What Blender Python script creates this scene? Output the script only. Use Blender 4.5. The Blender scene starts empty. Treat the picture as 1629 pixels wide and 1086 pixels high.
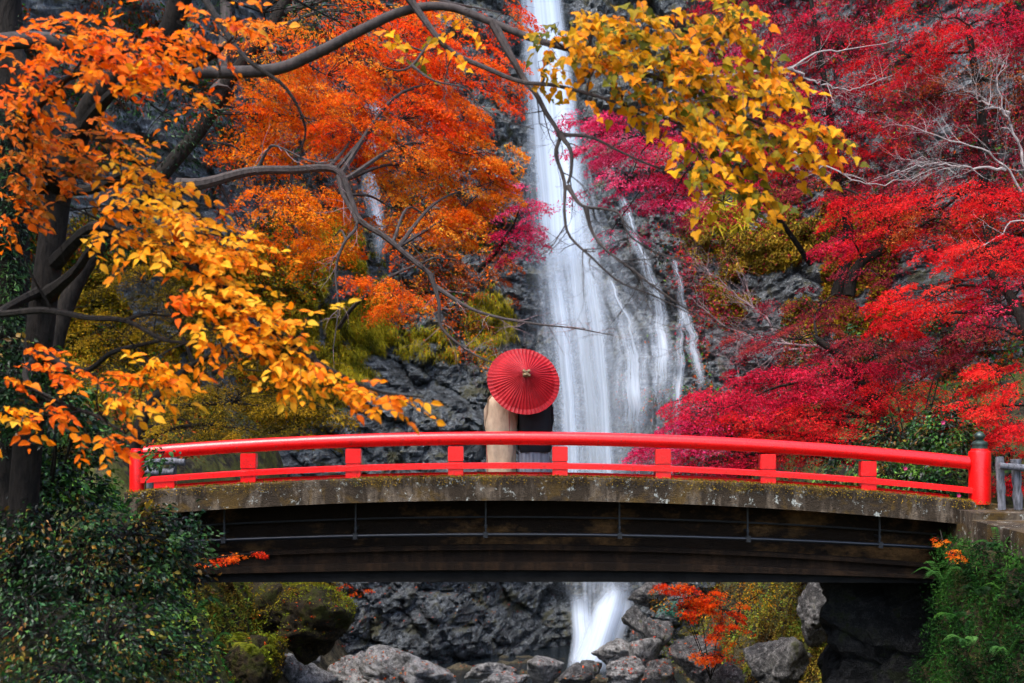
import bpy, bmesh, math, random
import numpy as np
from mathutils import Vector, Matrix

# ------------------------------------------------------------------ camera, sky, sun, exposure
SC = bpy.context.scene
COL = SC.collection
F = 2200.0            # focal length in photograph pixels
CX, HY = 814.5, 700.0  # principal column, row of the eye level
cam_d = bpy.data.cameras.new('camera')
cam_d.sensor_width = 36.0
cam_d.lens = F / 1629.0 * 36.0
cam_d.shift_y = (HY - 543.0) / 1629.0
cam_d.clip_start = 0.1
cam_d.clip_end = 2000.0
cam_d.dof.use_dof = True
cam_d.dof.focus_distance = 23.0
cam_d.dof.aperture_fstop = 2.5
cam = bpy.data.objects.new('camera', cam_d)
cam.location = (0, 0, 0)
cam.rotation_euler = (math.radians(90), 0, 0)
COL.objects.link(cam)
SC.camera = cam

SUN = Vector((-0.28, -0.36, 0.87)).normalized()
world = bpy.data.worlds.new('World')
SC.world = world
world.use_nodes = True
wn = world.node_tree
sky = wn.nodes.new('ShaderNodeTexSky')
sky.sky_type = 'NISHITA'
sky.sun_disc = False
sky.sun_elevation = math.asin(SUN.z)
sky.sun_rotation = math.atan2(SUN.x, SUN.y)
sky.air_density = 1.0
sky.dust_density = 2.0
wn.links.new(sky.outputs[0], wn.nodes['Background'].inputs[0])
wn.nodes['Background'].inputs[1].default_value = 0.15
sun_d = bpy.data.lights.new('sun', 'SUN')
sun_d.energy = 1.5
sun_d.angle = math.radians(32)
sun_d.color = (1.0, 0.95, 0.88)
sun_o = bpy.data.objects.new('sun', sun_d)
sun_o.rotation_euler = SUN.to_track_quat('Z', 'Y').to_euler()
sun_o.location = (-10, -20, 30)
COL.objects.link(sun_o)
SC.view_settings.view_transform = 'Standard'
SC.view_settings.look = 'None'
SC.view_settings.gamma = 1.0
SC.view_settings.exposure = 1.85
SC.view_settings.use_curve_mapping = False
SC.cycles.max_bounces = 6
SC.cycles.diffuse_bounces = 3
SC.cycles.glossy_bounces = 2
SC.cycles.transmission_bounces = 3
SC.cycles.transparent_max_bounces = 14
SC.cycles.use_denoising = True
SC.cycles.use_adaptive_sampling = True
SC.cycles.adaptive_threshold = 0.03

rng = np.random.default_rng(7)
random.seed(7)

# ------------------------------------------------------------------ helpers
def at(px, py, Y):
    return np.array([(px - CX) / F * Y, Y, (HY - py) / F * Y])

def lin(c):
    c = np.asarray(c, float) / 255.0
    return np.where(c <= 0.04045, c / 12.92, ((c + 0.055) / 1.055) ** 2.4)

def nrm(v):
    v = np.asarray(v, float)
    return v / np.maximum(np.linalg.norm(v, axis=-1, keepdims=True), 1e-9)

def _h(ix, iy, iz, s):
    n = (ix.astype(np.uint32) * np.uint32(374761393) + iy.astype(np.uint32) * np.uint32(668265263)
         + iz.astype(np.uint32) * np.uint32(2147483647) + np.uint32(s * 974711 + 17))
    n = (n ^ (n >> np.uint32(13))) * np.uint32(1274126177)
    n = n ^ (n >> np.uint32(16))
    n = n * np.uint32(2246822519)
    n = n ^ (n >> np.uint32(15))
    return n.astype(np.float64) / 4294967295.0

def vn(x, y, z, s=0):
    x, y, z = np.broadcast_arrays(np.asarray(x, float), np.asarray(y, float), np.asarray(z, float))
    fx, fy, fz = np.floor(x), np.floor(y), np.floor(z)
    ix, iy, iz = (fx + 4096).astype(np.int64), (fy + 4096).astype(np.int64), (fz + 4096).astype(np.int64)
    u, v, w = x - fx, y - fy, z - fz
    u, v, w = u*u*(3-2*u), v*v*(3-2*v), w*w*(3-2*w)
    r = 0
    for a in (0, 1):
        for b in (0, 1):
            for c in (0, 1):
                r = r + _h(ix+a, iy+b, iz+c, s) * (u if a else 1-u) * (v if b else 1-v) * (w if c else 1-w)
    return r * 2 - 1

def fbm(x, y, z, o=4, s=0, ridge=False):
    r, a, t = 0, 1.0, 0
    for i in range(o):
        k = 2.03 ** i
        n = vn(x*k, y*k, z*k, s+i)
        if ridge: n = 1 - 2*np.abs(n)
        r = r + n*a; t += a; a *= 0.5
    return r / t

def cells(x, y, z, s=0):
    """F1 distance, F2-F1 and a per-cell random value."""
    fx, fy, fz = np.floor(x), np.floor(y), np.floor(z)
    f1 = np.full(x.shape, 9.0); f2 = np.full(x.shape, 9.0); val = np.zeros(x.shape)
    for a in (-1, 0, 1):
        for b in (-1, 0, 1):
            for c in (-1, 0, 1):
                ix, iy, iz = (fx+a+4096).astype(np.int64), (fy+b+4096).astype(np.int64), (fz+c+4096).astype(np.int64)
                d = np.sqrt((fx+a+_h(ix, iy, iz, s)-x)**2 + (fy+b+_h(ix, iy, iz, s+1)-y)**2 + (fz+c+_h(ix, iy, iz, s+2)-z)**2)
                m = d < f1
                f2 = np.where(m, f1, np.minimum(f2, d))
                val = np.where(m, _h(ix, iy, iz, s+3), val)
                f1 = np.where(m, d, f1)
    return f1, f2 - f1, val

def sst(a, b, x):
    t = np.clip((x - a) / (b - a), 0, 1)
    return t*t*(3-2*t)

def mesh_np(name, V, Fc, smooth=False, col=None, uv=None):
    """V (n,3), Fc (m,k) constant polygon size."""
    V = np.ascontiguousarray(V, np.float32); Fc = np.ascontiguousarray(Fc, np.int32)
    me = bpy.data.meshes.new(name)
    m, k = Fc.shape
    me.vertices.add(len(V)); me.vertices.foreach_set('co', V.ravel())
    me.loops.add(m*k); me.loops.foreach_set('vertex_index', Fc.ravel())
    me.polygons.add(m); me.polygons.foreach_set('loop_start', np.arange(0, m*k, k, dtype=np.int32))
    me.update(calc_edges=True)
    if smooth: me.polygons.foreach_set('use_smooth', np.ones(m, bool))
    else: me.polygons.foreach_set('use_smooth', np.zeros(m, bool))
    if col is not None:
        ca = me.color_attributes.new('col', 'FLOAT_COLOR', 'POINT')
        c4 = np.ones((len(V), 4), np.float32); c4[:, :3] = col
        ca.data.foreach_set('color', c4.ravel())
    if uv is not None:
        ul = me.uv_layers.new(name='UVMap')
        ul.data.foreach_set('uv', np.ascontiguousarray(np.asarray(uv, np.float32)[Fc.ravel()]).ravel())
    return me

def link(name, me, mat=None, parent=None, label=None, cat=None, group=None, kind=None):
    o = bpy.data.objects.new(name, me)
    COL.objects.link(o)
    if mat is not None and me is not None and len(me.materials) == 0:
        me.materials.append(mat)
    if parent is not None:
        o.parent = parent
        if parent.parent is None:
            o.matrix_parent_inverse = Matrix.Translation(parent.location).inverted()
        else:
            o.matrix_parent_inverse = Matrix.Translation(parent.parent.location).inverted()
            o.matrix_parent_inverse = Matrix.Identity(4)
    if label: o['label'] = label
    if cat: o['category'] = cat
    if group: o['group'] = group
    if kind: o['kind'] = kind
    return o

def thing(name, loc, label, cat, group=None, kind=None):
    o = bpy.data.objects.new(name, None)
    o.empty_display_size = 0.2
    o.location = tuple(float(v) for v in loc)
    COL.objects.link(o)
    o['label'] = label; o['category'] = cat
    if group: o['group'] = group
    if kind: o['kind'] = kind
    return o

class MB:
    """collects polygons of any size"""
    def __init__(s): s.v = []; s.f = []
    def add(s, V, Fc):
        b = len(s.v); s.v.extend([tuple(float(c) for c in p) for p in V]); s.f.extend([tuple(i+b for i in f) for f in Fc]); return s
    def box(s, x0, x1, y0, y1, z0, z1):
        return s.add([(x0,y0,z0),(x1,y0,z0),(x1,y1,z0),(x0,y1,z0),(x0,y0,z1),(x1,y0,z1),(x1,y1,z1),(x0,y1,z1)],
                     [(0,3,2,1),(4,5,6,7),(0,1,5,4),(1,2,6,5),(2,3,7,6),(3,0,4,7)])
    def loft(s, rings, caps=True, closed=True):
        n = len(rings[0]); V = [p for r in rings for p in r]; Fc = []
        for i in range(len(rings)-1):
            for j in range(n if closed else n-1):
                k = (j+1) % n
                Fc.append((i*n+j, i*n+k, (i+1)*n+k, (i+1)*n+j))
        if caps and closed:
            Fc.append(tuple(range(n))[::-1]); Fc.append(tuple((len(rings)-1)*n+j for j in range(n)))
        return s.add(V, Fc)
    def tube(s, P, R, n=6, caps=True):
        P = np.asarray(P, float); R = np.broadcast_to(np.asarray(R, float), (len(P),))
        T = np.gradient(P, axis=0); T = nrm(T)
        up = np.array([0.13, 0.27, 0.95]); rings = []
        a = np.arange(n) * 2*math.pi/n; ca, sa = np.cos(a)[:, None], np.sin(a)[:, None]
        for p, t, r in zip(P, T, R):
            x = np.cross(t, up)
            if np.linalg.norm(x) < 0.15: x = np.cross(t, [1, 0.2, 0])
            x = x/np.linalg.norm(x); y = np.cross(x, t)
            rings.append(p + r*(ca*x + sa*y))
        return s.loft(rings, caps)
    def lathe(s, prof, c=(0,0,0), n=16):
        c = np.asarray(c, float); rings = []
        for r, z in prof:
            rings.append([c + (r*math.cos(2*math.pi*j/n), r*math.sin(2*math.pi*j/n), z) for j in range(n)])
        return s.loft(rings)
    def mesh(s, name, smooth=False, bevel=0, sharp=None):
        me = bpy.data.meshes.new(name); me.from_pydata(s.v, [], s.f)
        bm = bmesh.new(); bm.from_mesh(me)
        if bevel:
            es = [e for e in bm.edges if len(e.link_faces) == 2 and e.calc_face_angle(0) > 0.6]
            bmesh.ops.bevel(bm, geom=es, offset=bevel, segments=2, affect='EDGES', clamp_overlap=True)
        bmesh.ops.recalc_face_normals(bm, faces=bm.faces)
        if smooth:
            for f in bm.faces: f.smooth = True
            for e in bm.edges:
                if len(e.link_faces) == 2 and e.calc_face_angle(0) > (sharp or 0.7): e.smooth = False
        bm.to_mesh(me); bm.free()
        return me
    def build(s, name, mat, parent=None, smooth=False, bevel=0, **k):
        return link(name, s.mesh(name, smooth, bevel), mat, parent, **k)

def spline(P, n):
    """Catmull-Rom through P, n samples"""
    P = np.asarray(P, float)
    if len(P) < 3:
        return P[0] + (P[-1]-P[0]) * np.linspace(0, 1, n)[:, None]
    Q = np.vstack([2*P[0]-P[1], P, 2*P[-1]-P[-2]])
    t = np.linspace(0, len(P)-1, n); i = np.minimum(t.astype(int), len(P)-2); u = (t-i)[:, None]
    a, b, c, d = Q[i], Q[i+1], Q[i+2], Q[i+3]
    return 0.5*((2*b)+(c-a)*u+(2*a-5*b+4*c-d)*u*u+(3*b-a-3*c+d)*u**3)

# ------------------------------------------------------------------ materials
class NT:
    def __init__(s, name):
        s.m = bpy.data.materials.new(name); s.m.use_nodes = True
        s.t = s.m.node_tree; s.b = s.t.nodes['Principled BSDF']; s.out = s.t.nodes['Material Output']
    def n(s, typ, **k):
        q = s.t.nodes.new(typ)
        for a, v in k.items(): setattr(q, a, v)
        return q
    def l(s, a, b): s.t.links.new(a, b)
    def coord(s, kind='Object'): 
        return s.n('ShaderNodeTexCoord').outputs[kind]
    def noise(s, vec, scale, detail=6, rough=0.6, dist=0.0, stretch=None):
        if stretch:
            mp = s.n('ShaderNodeMapping'); mp.inputs['Scale'].default_value = stretch; s.l(vec, mp.inputs[0]); vec = mp.outputs[0]
        q = s.n('ShaderNodeTexNoise'); s.l(vec, q.inputs['Vector'])
        q.inputs['Scale'].default_value = scale; q.inputs['Detail'].default_value = detail
        q.inputs['Roughness'].default_value = rough; q.inputs['Distortion'].default_value = dist
        return q.outputs['Fac']
    def vor(s, vec, scale, feature='F1', stretch=None):
        if stretch:
            mp = s.n('ShaderNodeMapping'); mp.inputs['Scale'].default_value = stretch; s.l(vec, mp.inputs[0]); vec = mp.outputs[0]
        q = s.n('ShaderNodeTexVoronoi', feature=feature); s.l(vec, q.inputs['Vector']); q.inputs['Scale'].default_value = scale
        return q.outputs['Distance']
    def ramp(s, fac, stops):
        q = s.n('ShaderNodeValToRGB'); e = q.color_ramp.elements
        for i, (p, c) in enumerate(stops):
            el = e[i] if i < 2 else e.new(p)
            el.position = p
            c = (c, c, c) if np.isscalar(c) else c
            el.color = (*c, 1)
        s.l(fac, q.inputs[0]); return q.outputs[0]
    def mix(s, fac, a, b, mode='MIX'):
        q = s.n('ShaderNodeMix', data_type='RGBA', blend_type=mode)
        for v, i in ((fac, 0), (a, 6), (b, 7)):
            if hasattr(v, 'links'): s.l(v, q.inputs[i])
            elif i == 0: q.inputs[0].default_value = v
            else: q.inputs[i].default_value = (*v, 1)
        return q.outputs[2]
    def math(s, op, a, b=0.0, clamp=False):
        q = s.n('ShaderNodeMath', operation=op, use_clamp=clamp)
        for v, i in ((a, 0), (b, 1)):
            if hasattr(v, 'links'): s.l(v, q.inputs[i])
            else: q.inputs[i].default_value = v
        return q.outputs[0]
    def bump(s, h, strength=0.5, dist=0.05):
        q = s.n('ShaderNodeBump'); q.inputs['Strength'].default_value = strength; q.inputs['Distance'].default_value = dist
        s.l(h, q.inputs['Height']); s.l(q.outputs[0], s.b.inputs['Normal'])
    def col(s, c):
        if hasattr(c, 'links'): s.l(c, s.b.inputs['Base Color'])
        else: s.b.inputs['Base Color'].default_value = (*c, 1)
    def rough(s, r):
        if hasattr(r, 'links'): s.l(r, s.b.inputs['Roughness'])
        else: s.b.inputs['Roughness'].default_value = r

def rock_mat(name, dark, mid, light, moss=None, moss_amt=0.5, scale=1.0, rough=0.45, lichen=0.0, spec=0.5, bed=None, dist=0.10):
    q = NT(name); co = q.coord()
    n1 = q.noise(co, 0.9*scale, 4, 0.65, 0.6)
    n2 = q.noise(co, 6.0*scale, 5, 0.72)
    n3 = q.noise(co, 27*scale, 3, 0.75)
    f = q.math('ADD', q.math('ADD', q.math('MULTIPLY', n1, 0.36), q.math('MULTIPLY', n2, 0.42)), q.math('MULTIPLY', n3, 0.22))
    c = q.ramp(f, [(0.43, dark), (0.50, mid), (0.575, light)])
    if lichen:
        c = q.mix(q.ramp(n2, [(0.60, 0.0), (0.67, lichen)]), c, (0.42, 0.43, 0.43))
    if moss is not None:
        mf = q.ramp(q.math('ADD', q.math('MULTIPLY', n1, 0.8), q.math('MULTIPLY', n2, 0.2)), [(0.60-0.2*moss_amt, 0.0), (0.66-0.2*moss_amt, 0.9)])
        mc = q.mix(q.ramp(n2, [(0.3, 0.0), (0.7, 1.0)]), tuple(0.35*np.array(moss)), tuple(1.5*np.array(moss)))
        if bed is not None:     # bare rock in the stream bed, moss and earth higher up
            sp = q.n('ShaderNodeSeparateXYZ'); q.l(co, sp.inputs[0])
            hh = q.math('ADD', sp.outputs[2], q.math('MULTIPLY', n1, 2.0))
            mr = q.n('ShaderNodeMapRange'); mr.inputs[1].default_value = bed; mr.inputs[2].default_value = bed+1.2; q.l(hh, mr.inputs[0])
            mf = q.math('MULTIPLY', mf, mr.outputs[0])
        c = q.mix(mf, c, mc)
    q.col(c)
    q.rough(q.ramp(n2, [(0.3, rough-0.12), (0.7, rough+0.25)]))
    q.b.inputs['Specular IOR Level'].default_value = spec
    q.bump(q.math('ADD', n2, q.math('MULTIPLY', n3, 0.45)), 1.0, dist)
    return q.m

M = {}
M['cliff'] = rock_mat('wet_cliff_rock', (0.006, 0.008, 0.010), (0.058, 0.068, 0.076), (0.25, 0.275, 0.295), (0.05, 0.045, 0.009), 0.32, 1.25, 0.32, lichen=0.45, dist=0.14)
M['bank'] = rock_mat('mossy_bank_earth', (0.012, 0.010, 0.007), (0.05, 0.043, 0.026), (0.13, 0.11, 0.07), (0.07, 0.075, 0.014), 0.75, 1.4, 0.7, spec=0.2, bed=-4.6)
M['boulder'] = rock_mat('pale_boulder_rock', (0.045, 0.044, 0.044), (0.21, 0.205, 0.20), (0.46, 0.45, 0.44), None, 0, 2.0, 0.5, lichen=0.6, dist=0.10)
M['boulder_dark'] = rock_mat('dark_boulder_rock', (0.014, 0.014, 0.015), (0.08, 0.078, 0.078), (0.25, 0.24, 0.235), (0.06, 0.065, 0.014), 0.2, 2.0, 0.5, lichen=0.5, dist=0.10)
M['boulder_moss'] = rock_mat('mossy_boulder_rock', (0.012, 0.010, 0.007), (0.05, 0.036, 0.017), (0.11, 0.08, 0.038), (0.05, 0.056, 0.009), 0.5, 1.8, 0.7, spec=0.2, dist=0.10)

def plain(name, c, rough=0.6, var=0.25, scale=12, bump=0.3, dist=0.01, metal=0.0, stretch=None, spec=0.5):
    q = NT(name); co = q.coord()
    n = q.noise(co, scale, 7, 0.65, stretch=stretch)
    q.col(q.ramp(n, [(0.3, tuple(np.array(c)*(1-var))), (0.7, tuple(np.minimum(1, np.array(c)*(1+var))))]))
    q.rough(rough); q.b.inputs['Metallic'].default_value = metal; q.b.inputs['Specular IOR Level'].default_value = spec
    if bump: q.bump(n, bump, dist)
    return q.m
def red_paint():
    q = NT('red_lacquer_paint'); co = q.coord()
    n = q.noise(co, 3.0, 7, 0.65); n2 = q.noise(co, 40, 4, 0.6)
    c = q.ramp(n, [(0.3, (0.66, 0.003, 0.004)), (0.7, (0.82, 0.006, 0.006))])
    c = q.mix(q.ramp(q.noise(co, 6, 6, 0.8), [(0.53, 0.0), (0.62, 0.5)]), c, (0.30, 0.008, 0.006))
    c = q.mix(q.ramp(q.noise(co, 17, 4, 0.8), [(0.635, 0.0), (0.65, 0.75)]), c, (0.12, 0.045, 0.03))
    q.col(c); q.rough(q.ramp(n2, [(0.3, 0.24), (0.7, 0.38)])); q.b.inputs['Coat Weight'].default_value = 0.25; q.b.inputs['Coat Roughness'].default_value = 0.2; q.b.inputs['Specular IOR Level'].default_value = 0.35; q.bump(q.math('ADD', n2, q.math('MULTIPLY', n, 2.0)), 0.25, 0.01)
    return q.m
M['red'] = red_paint()

def concrete(name, base, dirt_shade, amount, moss=True, lich=0.7, st=(1.6, 1, 0.35)):
    q = NT(name); co = q.coord()
    n1 = q.noise(co, 1.6, 5, 0.7, 0.5); n2 = q.noise(co, 9, 5, 0.7); n3 = q.noise(co, 45, 2, 0.7)
    c = q.ramp(n2, [(0.3, tuple(0.45*np.array(base))), (0.65, base)])
    st = q.noise(co, 2.2, 5, 0.7, stretch=st)
    c = q.mix(q.ramp(st, [(0.55-0.2*amount, 0.0), (0.66-0.15*amount, 0.92)]), c, dirt_shade)
    if moss:
        c = q.mix(q.ramp(n1, [(0.50, 0.0), (0.60, 0.85)]), c, q.mix(n3, (0.030, 0.019, 0.007), (0.12, 0.070, 0.016)))
    if lich:
        c = q.mix(q.ramp(q.noise(co, 7.5, 5, 0.8), [(0.595, 0.0), (0.65, lich)]), c, (0.40, 0.42, 0.38))
    q.col(c); q.rough(0.9); q.b.inputs['Specular IOR Level'].default_value = 0.15
    q.bump(q.math('ADD', n2, q.math('MULTIPLY', n3, 0.6)), 0.9, 0.03)
    return q.m
M['edge'] = concrete('weathered_mossy_concrete', (0.15, 0.115, 0.082), (0.022, 0.015, 0.009), 0.95)
M['under'] = concrete('stained_shade_dark_concrete', (0.16, 0.08, 0.028), (0.0035, 0.003, 0.003), 1.0, False, 0.0, (0.35, 1, 0.6))  # brown stains, plus a near-black that puts the overhang's shade into the colour
M['shade_black'] = plain('shade_black_concrete', (0.006, 0.0055, 0.005), 0.85, 0.6, 3, 0.6, 0.05, spec=0.15)  # near-black colour stands in for the deep shade under the bridge
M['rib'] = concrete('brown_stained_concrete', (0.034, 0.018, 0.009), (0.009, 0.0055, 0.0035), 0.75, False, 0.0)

M['pipe'] = plain('dark_blue_pipe', (0.007, 0.008, 0.012), 0.35, 0.2, 8, 0.1)
M['bracket'] = plain('black_iron_bracket', (0.012, 0.012, 0.013), 0.6)
M['finial'] = plain('bronze_green_finial', (0.035, 0.055, 0.045), 0.38, 0.35, 14, 0.2, metal=0.4)
M['log'] = plain('grey_weathered_log', (0.11, 0.11, 0.125), 0.85, 0.85, 22, 1.0, 0.04, stretch=(1, 1, 0.25))
M['bark'] = plain('dark_bark', (0.015, 0.0115, 0.009), 0.9, 0.8, 16, 1.0, 0.06, stretch=(1, 1, 0.3), spec=0.2)
M['bark_grey'] = plain('grey_bark', (0.050, 0.040, 0.037), 0.85, 0.5, 14, 0.8, 0.02, stretch=(1, 1, 0.4), spec=0.2)
M['bark_pale'] = plain('pale_bark', (0.30, 0.255, 0.245), 0.8, 0.35, 14, 0.5, 0.01, spec=0.2)
M['bark_mauve'] = plain('mauve_twig_bark', (0.20, 0.135, 0.135), 0.85, 0.4, 14, 0.5, 0.01, spec=0.2)
M['skin'] = plain('skin', (0.55, 0.36, 0.27), 0.5, 0.05, 20, 0)
M['hair'] = plain('black_hair', (0.012, 0.010, 0.009), 0.4, 0.4, 60, 0.4, 0.004, stretch=(1, 1, 0.1))
M['kimono'] = plain('beige_kimono_silk', (0.36, 0.265, 0.185), 0.7, 0.26, 11, 0.8, 0.02, stretch=(1, 1, 0.45), spec=0.2)
M['obi'] = plain('pale_gold_obi', (0.36, 0.265, 0.18), 0.5, 0.35, 26, 0.3)
M['trim'] = plain('dark_red_trim', (0.22, 0.02, 0.02), 0.6)
M['haori'] = plain('black_haori_cloth', (0.008, 0.008, 0.010), 0.75, 0.3, 6, 0.4, 0.012, spec=0.25)
def stripe_mat():
    q = NT('grey_striped_hakama'); co = q.coord()
    w = q.n('ShaderNodeTexWave', wave_type='BANDS', bands_direction='X'); q.l(co, w.inputs[0]); w.inputs['Scale'].default_value = 14
    w.inputs['Distortion'].default_value = 0.3
    q.col(q.ramp(w.outputs['Fac'], [(0.35, (0.09, 0.095, 0.115)), (0.75, (0.27, 0.28, 0.32))])); q.rough(0.8); return q.m
M['hakama'] = stripe_mat()
M['tabi'] = plain('white_tabi_cloth', (0.7, 0.7, 0.68), 0.8)
def paper():
    q = NT('red_oiled_paper'); co = q.coord()
    n = q.noise(co, 3.2, 6, 0.7)
    q.col(q.ramp(n, [(0.35, (0.20, 0.0015, 0.005)), (0.65, (0.37, 0.004, 0.009))])); q.rough(0.6); q.b.inputs['Specular IOR Level'].default_value = 0.22
    tr = q.n('ShaderNodeBsdfTranslucent'); tr.inputs[0].default_value = (0.6, 0.02, 0.02, 1)
    mx = q.n('ShaderNodeMixShader'); mx.inputs[0].default_value = 0.12
    q.l(q.b.outputs[0], mx.inputs[1]); q.l(tr.outputs[0], mx.inputs[2]); q.l(mx.outputs[0], q.out.inputs[0]); return q.m
M['paper'] = paper()
M['rib_red'] = plain('dark_red_lacquered_rib', (0.20, 0.006, 0.010), 0.45)
M['bamboo'] = plain('bamboo', (0.36, 0.22, 0.09), 0.5)
M['tipwrap'] = plain('tan_brown_wrap', (0.14, 0.085, 0.035), 0.7, 0.7, 18, 0.6, 0.02)

def leaf_mat(name, gloss=0.25, rough=0.5, trans=0.35):
    q = NT(name); a = q.n('ShaderNodeAttribute', attribute_name='col')
    mot = q.noise(q.coord(), 38, 1, 0.5); vv = q.ramp(mot, [(0.3, 0.84), (0.7, 1.0)]); lc = q.mix(1.0, a.outputs['Color'], vv, 'MULTIPLY')
    q.col(lc); q.rough(rough); q.b.inputs['Specular IOR Level'].default_value = gloss
    tr = q.n('ShaderNodeBsdfTranslucent'); q.l(lc, tr.inputs[0])
    mx = q.n('ShaderNodeMixShader'); mx.inputs[0].default_value = trans
    q.l(q.b.outputs[0], mx.inputs[1]); q.l(tr.outputs[0], mx.inputs[2]); q.l(mx.outputs[0], q.out.inputs[0])
    return q.m
M['leaf'] = leaf_mat('autumn_leaf', 0.15, 0.6, 0.5)
M['leaf_gloss'] = leaf_mat('glossy_evergreen_leaf', 0.30, 0.42, 0.2)
M['leaf_matt'] = leaf_mat('dull_leaf', 0.1, 0.8, 0.2)

def water_mat(name, dens, lo=0.35, hi=0.65, fine=26.0, long=1.0, fade=0.04, tint=(0.72, 0.82, 0.96), edge=1.1):
    """silky falling water: opaque white strands over clear gaps, thinning at both sides and ends"""
    q = NT(name); uv = q.n('ShaderNodeUVMap').outputs[0]
    sp = q.n('ShaderNodeSeparateXYZ'); q.l(uv, sp.inputs[0])
    u, v = sp.outputs[0], sp.outputs[1]
    a = q.noise(uv, fine, 5, 0.65, 0.25, stretch=(1, 0.030*long, 1))
    b = q.noise(uv, fine*0.25, 3, 0.55, 0.5, stretch=(1, 0.10*long, 1))
    s = q.math('ADD', q.math('MULTIPLY', a, 0.55), q.math('MULTIPLY', b, 0.45))
    s = q.ramp(s, [(lo, 0.0), (hi, 1.0)])
    e = q.math('MULTIPLY', q.math('MULTIPLY', u, q.math('SUBTRACT', 1.0, u)), 4.0)
    e = q.math('POWER', e, edge)
    ends = q.ramp(v, [(0.0, 0.0), (fade, 1.0), (0.88, 1.0), (1.0, 0.0)]) 
    al = q.math('MULTIPLY', q.math('MULTIPLY', s, e), dens, True)
    al = q.math('MULTIPLY', al, ends)
    df = q.n('ShaderNodeBsdfDiffuse'); df.inputs[0].default_value = (*tint, 1)
    tl = q.n('ShaderNodeBsdfTranslucent'); tl.inputs[0].default_value = (*tint, 1)
    m0 = q.n('ShaderNodeMixShader'); m0.inputs[0].default_value = 0.3; q.l(df.outputs[0], m0.inputs[1]); q.l(tl.outputs[0], m0.inputs[2])
    tp = q.n('ShaderNodeBsdfTransparent')
    mx = q.n('ShaderNodeMixShader'); q.l(al, mx.inputs[0]); q.l(tp.outputs[0], mx.inputs[1]); q.l(m0.outputs[0], mx.inputs[2])
    q.l(mx.outputs[0], q.out.inputs[0]); q.t.nodes.remove(q.b)
    return q.m
M['w_main'] = water_mat('falling_water_dense', 0.75, 0.41, 0.66, 10, edge=1.1)
M['w_core'] = water_mat('falling_water_core', 0.75, 0.40, 0.66, 7, edge=1.2)
M['w_veil'] = water_mat('falling_water_veil', 0.5, 0.47, 0.72, 20, edge=0.9)
M['w_thin'] = water_mat('falling_water_strand', 0.85, 0.40, 0.68, 8, 5.0, edge=1.3)
M['w_streak'] = water_mat('falling_water_mist', 0.15, 0.15, 0.9, 4, 1.0, edge=1.0, fade=0.35)
M['w_mist'] = M['w_streak']
M['w_streak'] = water_mat('falling_water_streak', 1.0, 0.25, 0.7, 5, 1.0, edge=1.8, fade=0.25)
M['w_top'] = water_mat('falling_water_top', 1.1, 0.2, 0.6, 8, edge=1.2)
M['w_foam'] = water_mat('foaming_cascade', 1.25, 0.15, 0.62, 7, 1.5, fade=0.30, edge=0.9)
q = NT('dark_stream_water'); q.col((0.01, 0.014, 0.018)); q.rough(0.12)
q.bump(q.noise(q.coord(), 6, 4, 0.6), 0.4, 0.05); M['stream'] = q.m

# ------------------------------------------------------------------ terrain: cliff bowl and gorge floor
def cliff_base(x, z):
    xl = np.maximum(0, 1.8 - x - 5.0); xr = np.maximum(0, x - 1.8 - 6.0)
    sl = np.sqrt(xl*xl + 2.0) - 1.414; sr = np.sqrt(xr*xr + 2.0) - 1.414
    y = 50 - 1.75*sl - 2.0*sr + 0.20*z
    y = y - 3.2*np.exp(-((x+3.2)/2.6)**2) * sst(3.5, 0.0, z)              # ledge beside the plunge
    y = y - 2.4*np.exp(-((x-6.6)/2.2)**2) * sst(7.0, 1.0, z)              # buttress under the side fall
    y = y - 1.3*sst(2.2, 4.2, x) * sst(9, 6.5, z)                          # step the side fall drops from
    y = y + 1.2*np.exp(-((x-1.8)/1.6)**2)
    return y

def cliff_disp(x, z):
    y0 = cliff_base(x, z)
    w = fbm(x*0.25, y0*0.1, z*0.25, 3, 40)
    d = 1.0*fbm(x*0.22+w, y0*0.2, z*0.26, 5, 3, True)
    c1, e1, v1 = cells(x*0.55+0.5*w, y0*0.3, z*0.85+0.35*x, 11)
    d += 0.75*(v1-0.5) - 0.35*np.exp(-e1*9)
    c2, e2, v2 = cells(x*1.7+w, y0*0.8, z*2.6+0.8*x, 23)
    d += 0.26*(v2-0.5) - 0.10*np.exp(-e2*7)
    d += 0.24*fbm(x*2.2, y0*0.7, z*3.2, 4, 5, True)
    c3, e3, v3 = cells(x*3.6+w, y0*1.5, z*5.5+1.5*x, 27)
    d += 0.11*(v3-0.5) - 0.05*np.exp(-e3*6)
    fall = np.exp(-((x-1.7)/1.7)**2)
    return d * (1 - 0.35*fall)

def cliff_y(x, z):
    return cliff_base(x, z) - cliff_disp(x, z)

gx = np.concatenate([np.arange(-34, -11, 0.25), np.arange(-11, 12, 0.085), np.arange(12, 37, 0.25)]); gz = np.concatenate([np.arange(-9.5, 9, 0.085), np.arange(9, 25, 0.16)])
XX, ZZ = np.meshgrid(gx, gz)
YY = cliff_y(XX, ZZ)
nz_, nx_ = XX.shape
idx = np.arange(nz_*nx_).reshape(nz_, nx_)
quads = np.stack([idx[:-1, :-1], idx[:-1, 1:], idx[1:, 1:], idx[1:, :-1]], -1).reshape(-1, 4)
me = mesh_np('cliff', np.stack([XX, YY, ZZ], -1).reshape(-1, 3), quads)
cliff = link('cliff', me, M['cliff'], label='dark wet rock cliff of the gorge behind the waterfall', kind='structure')

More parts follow.
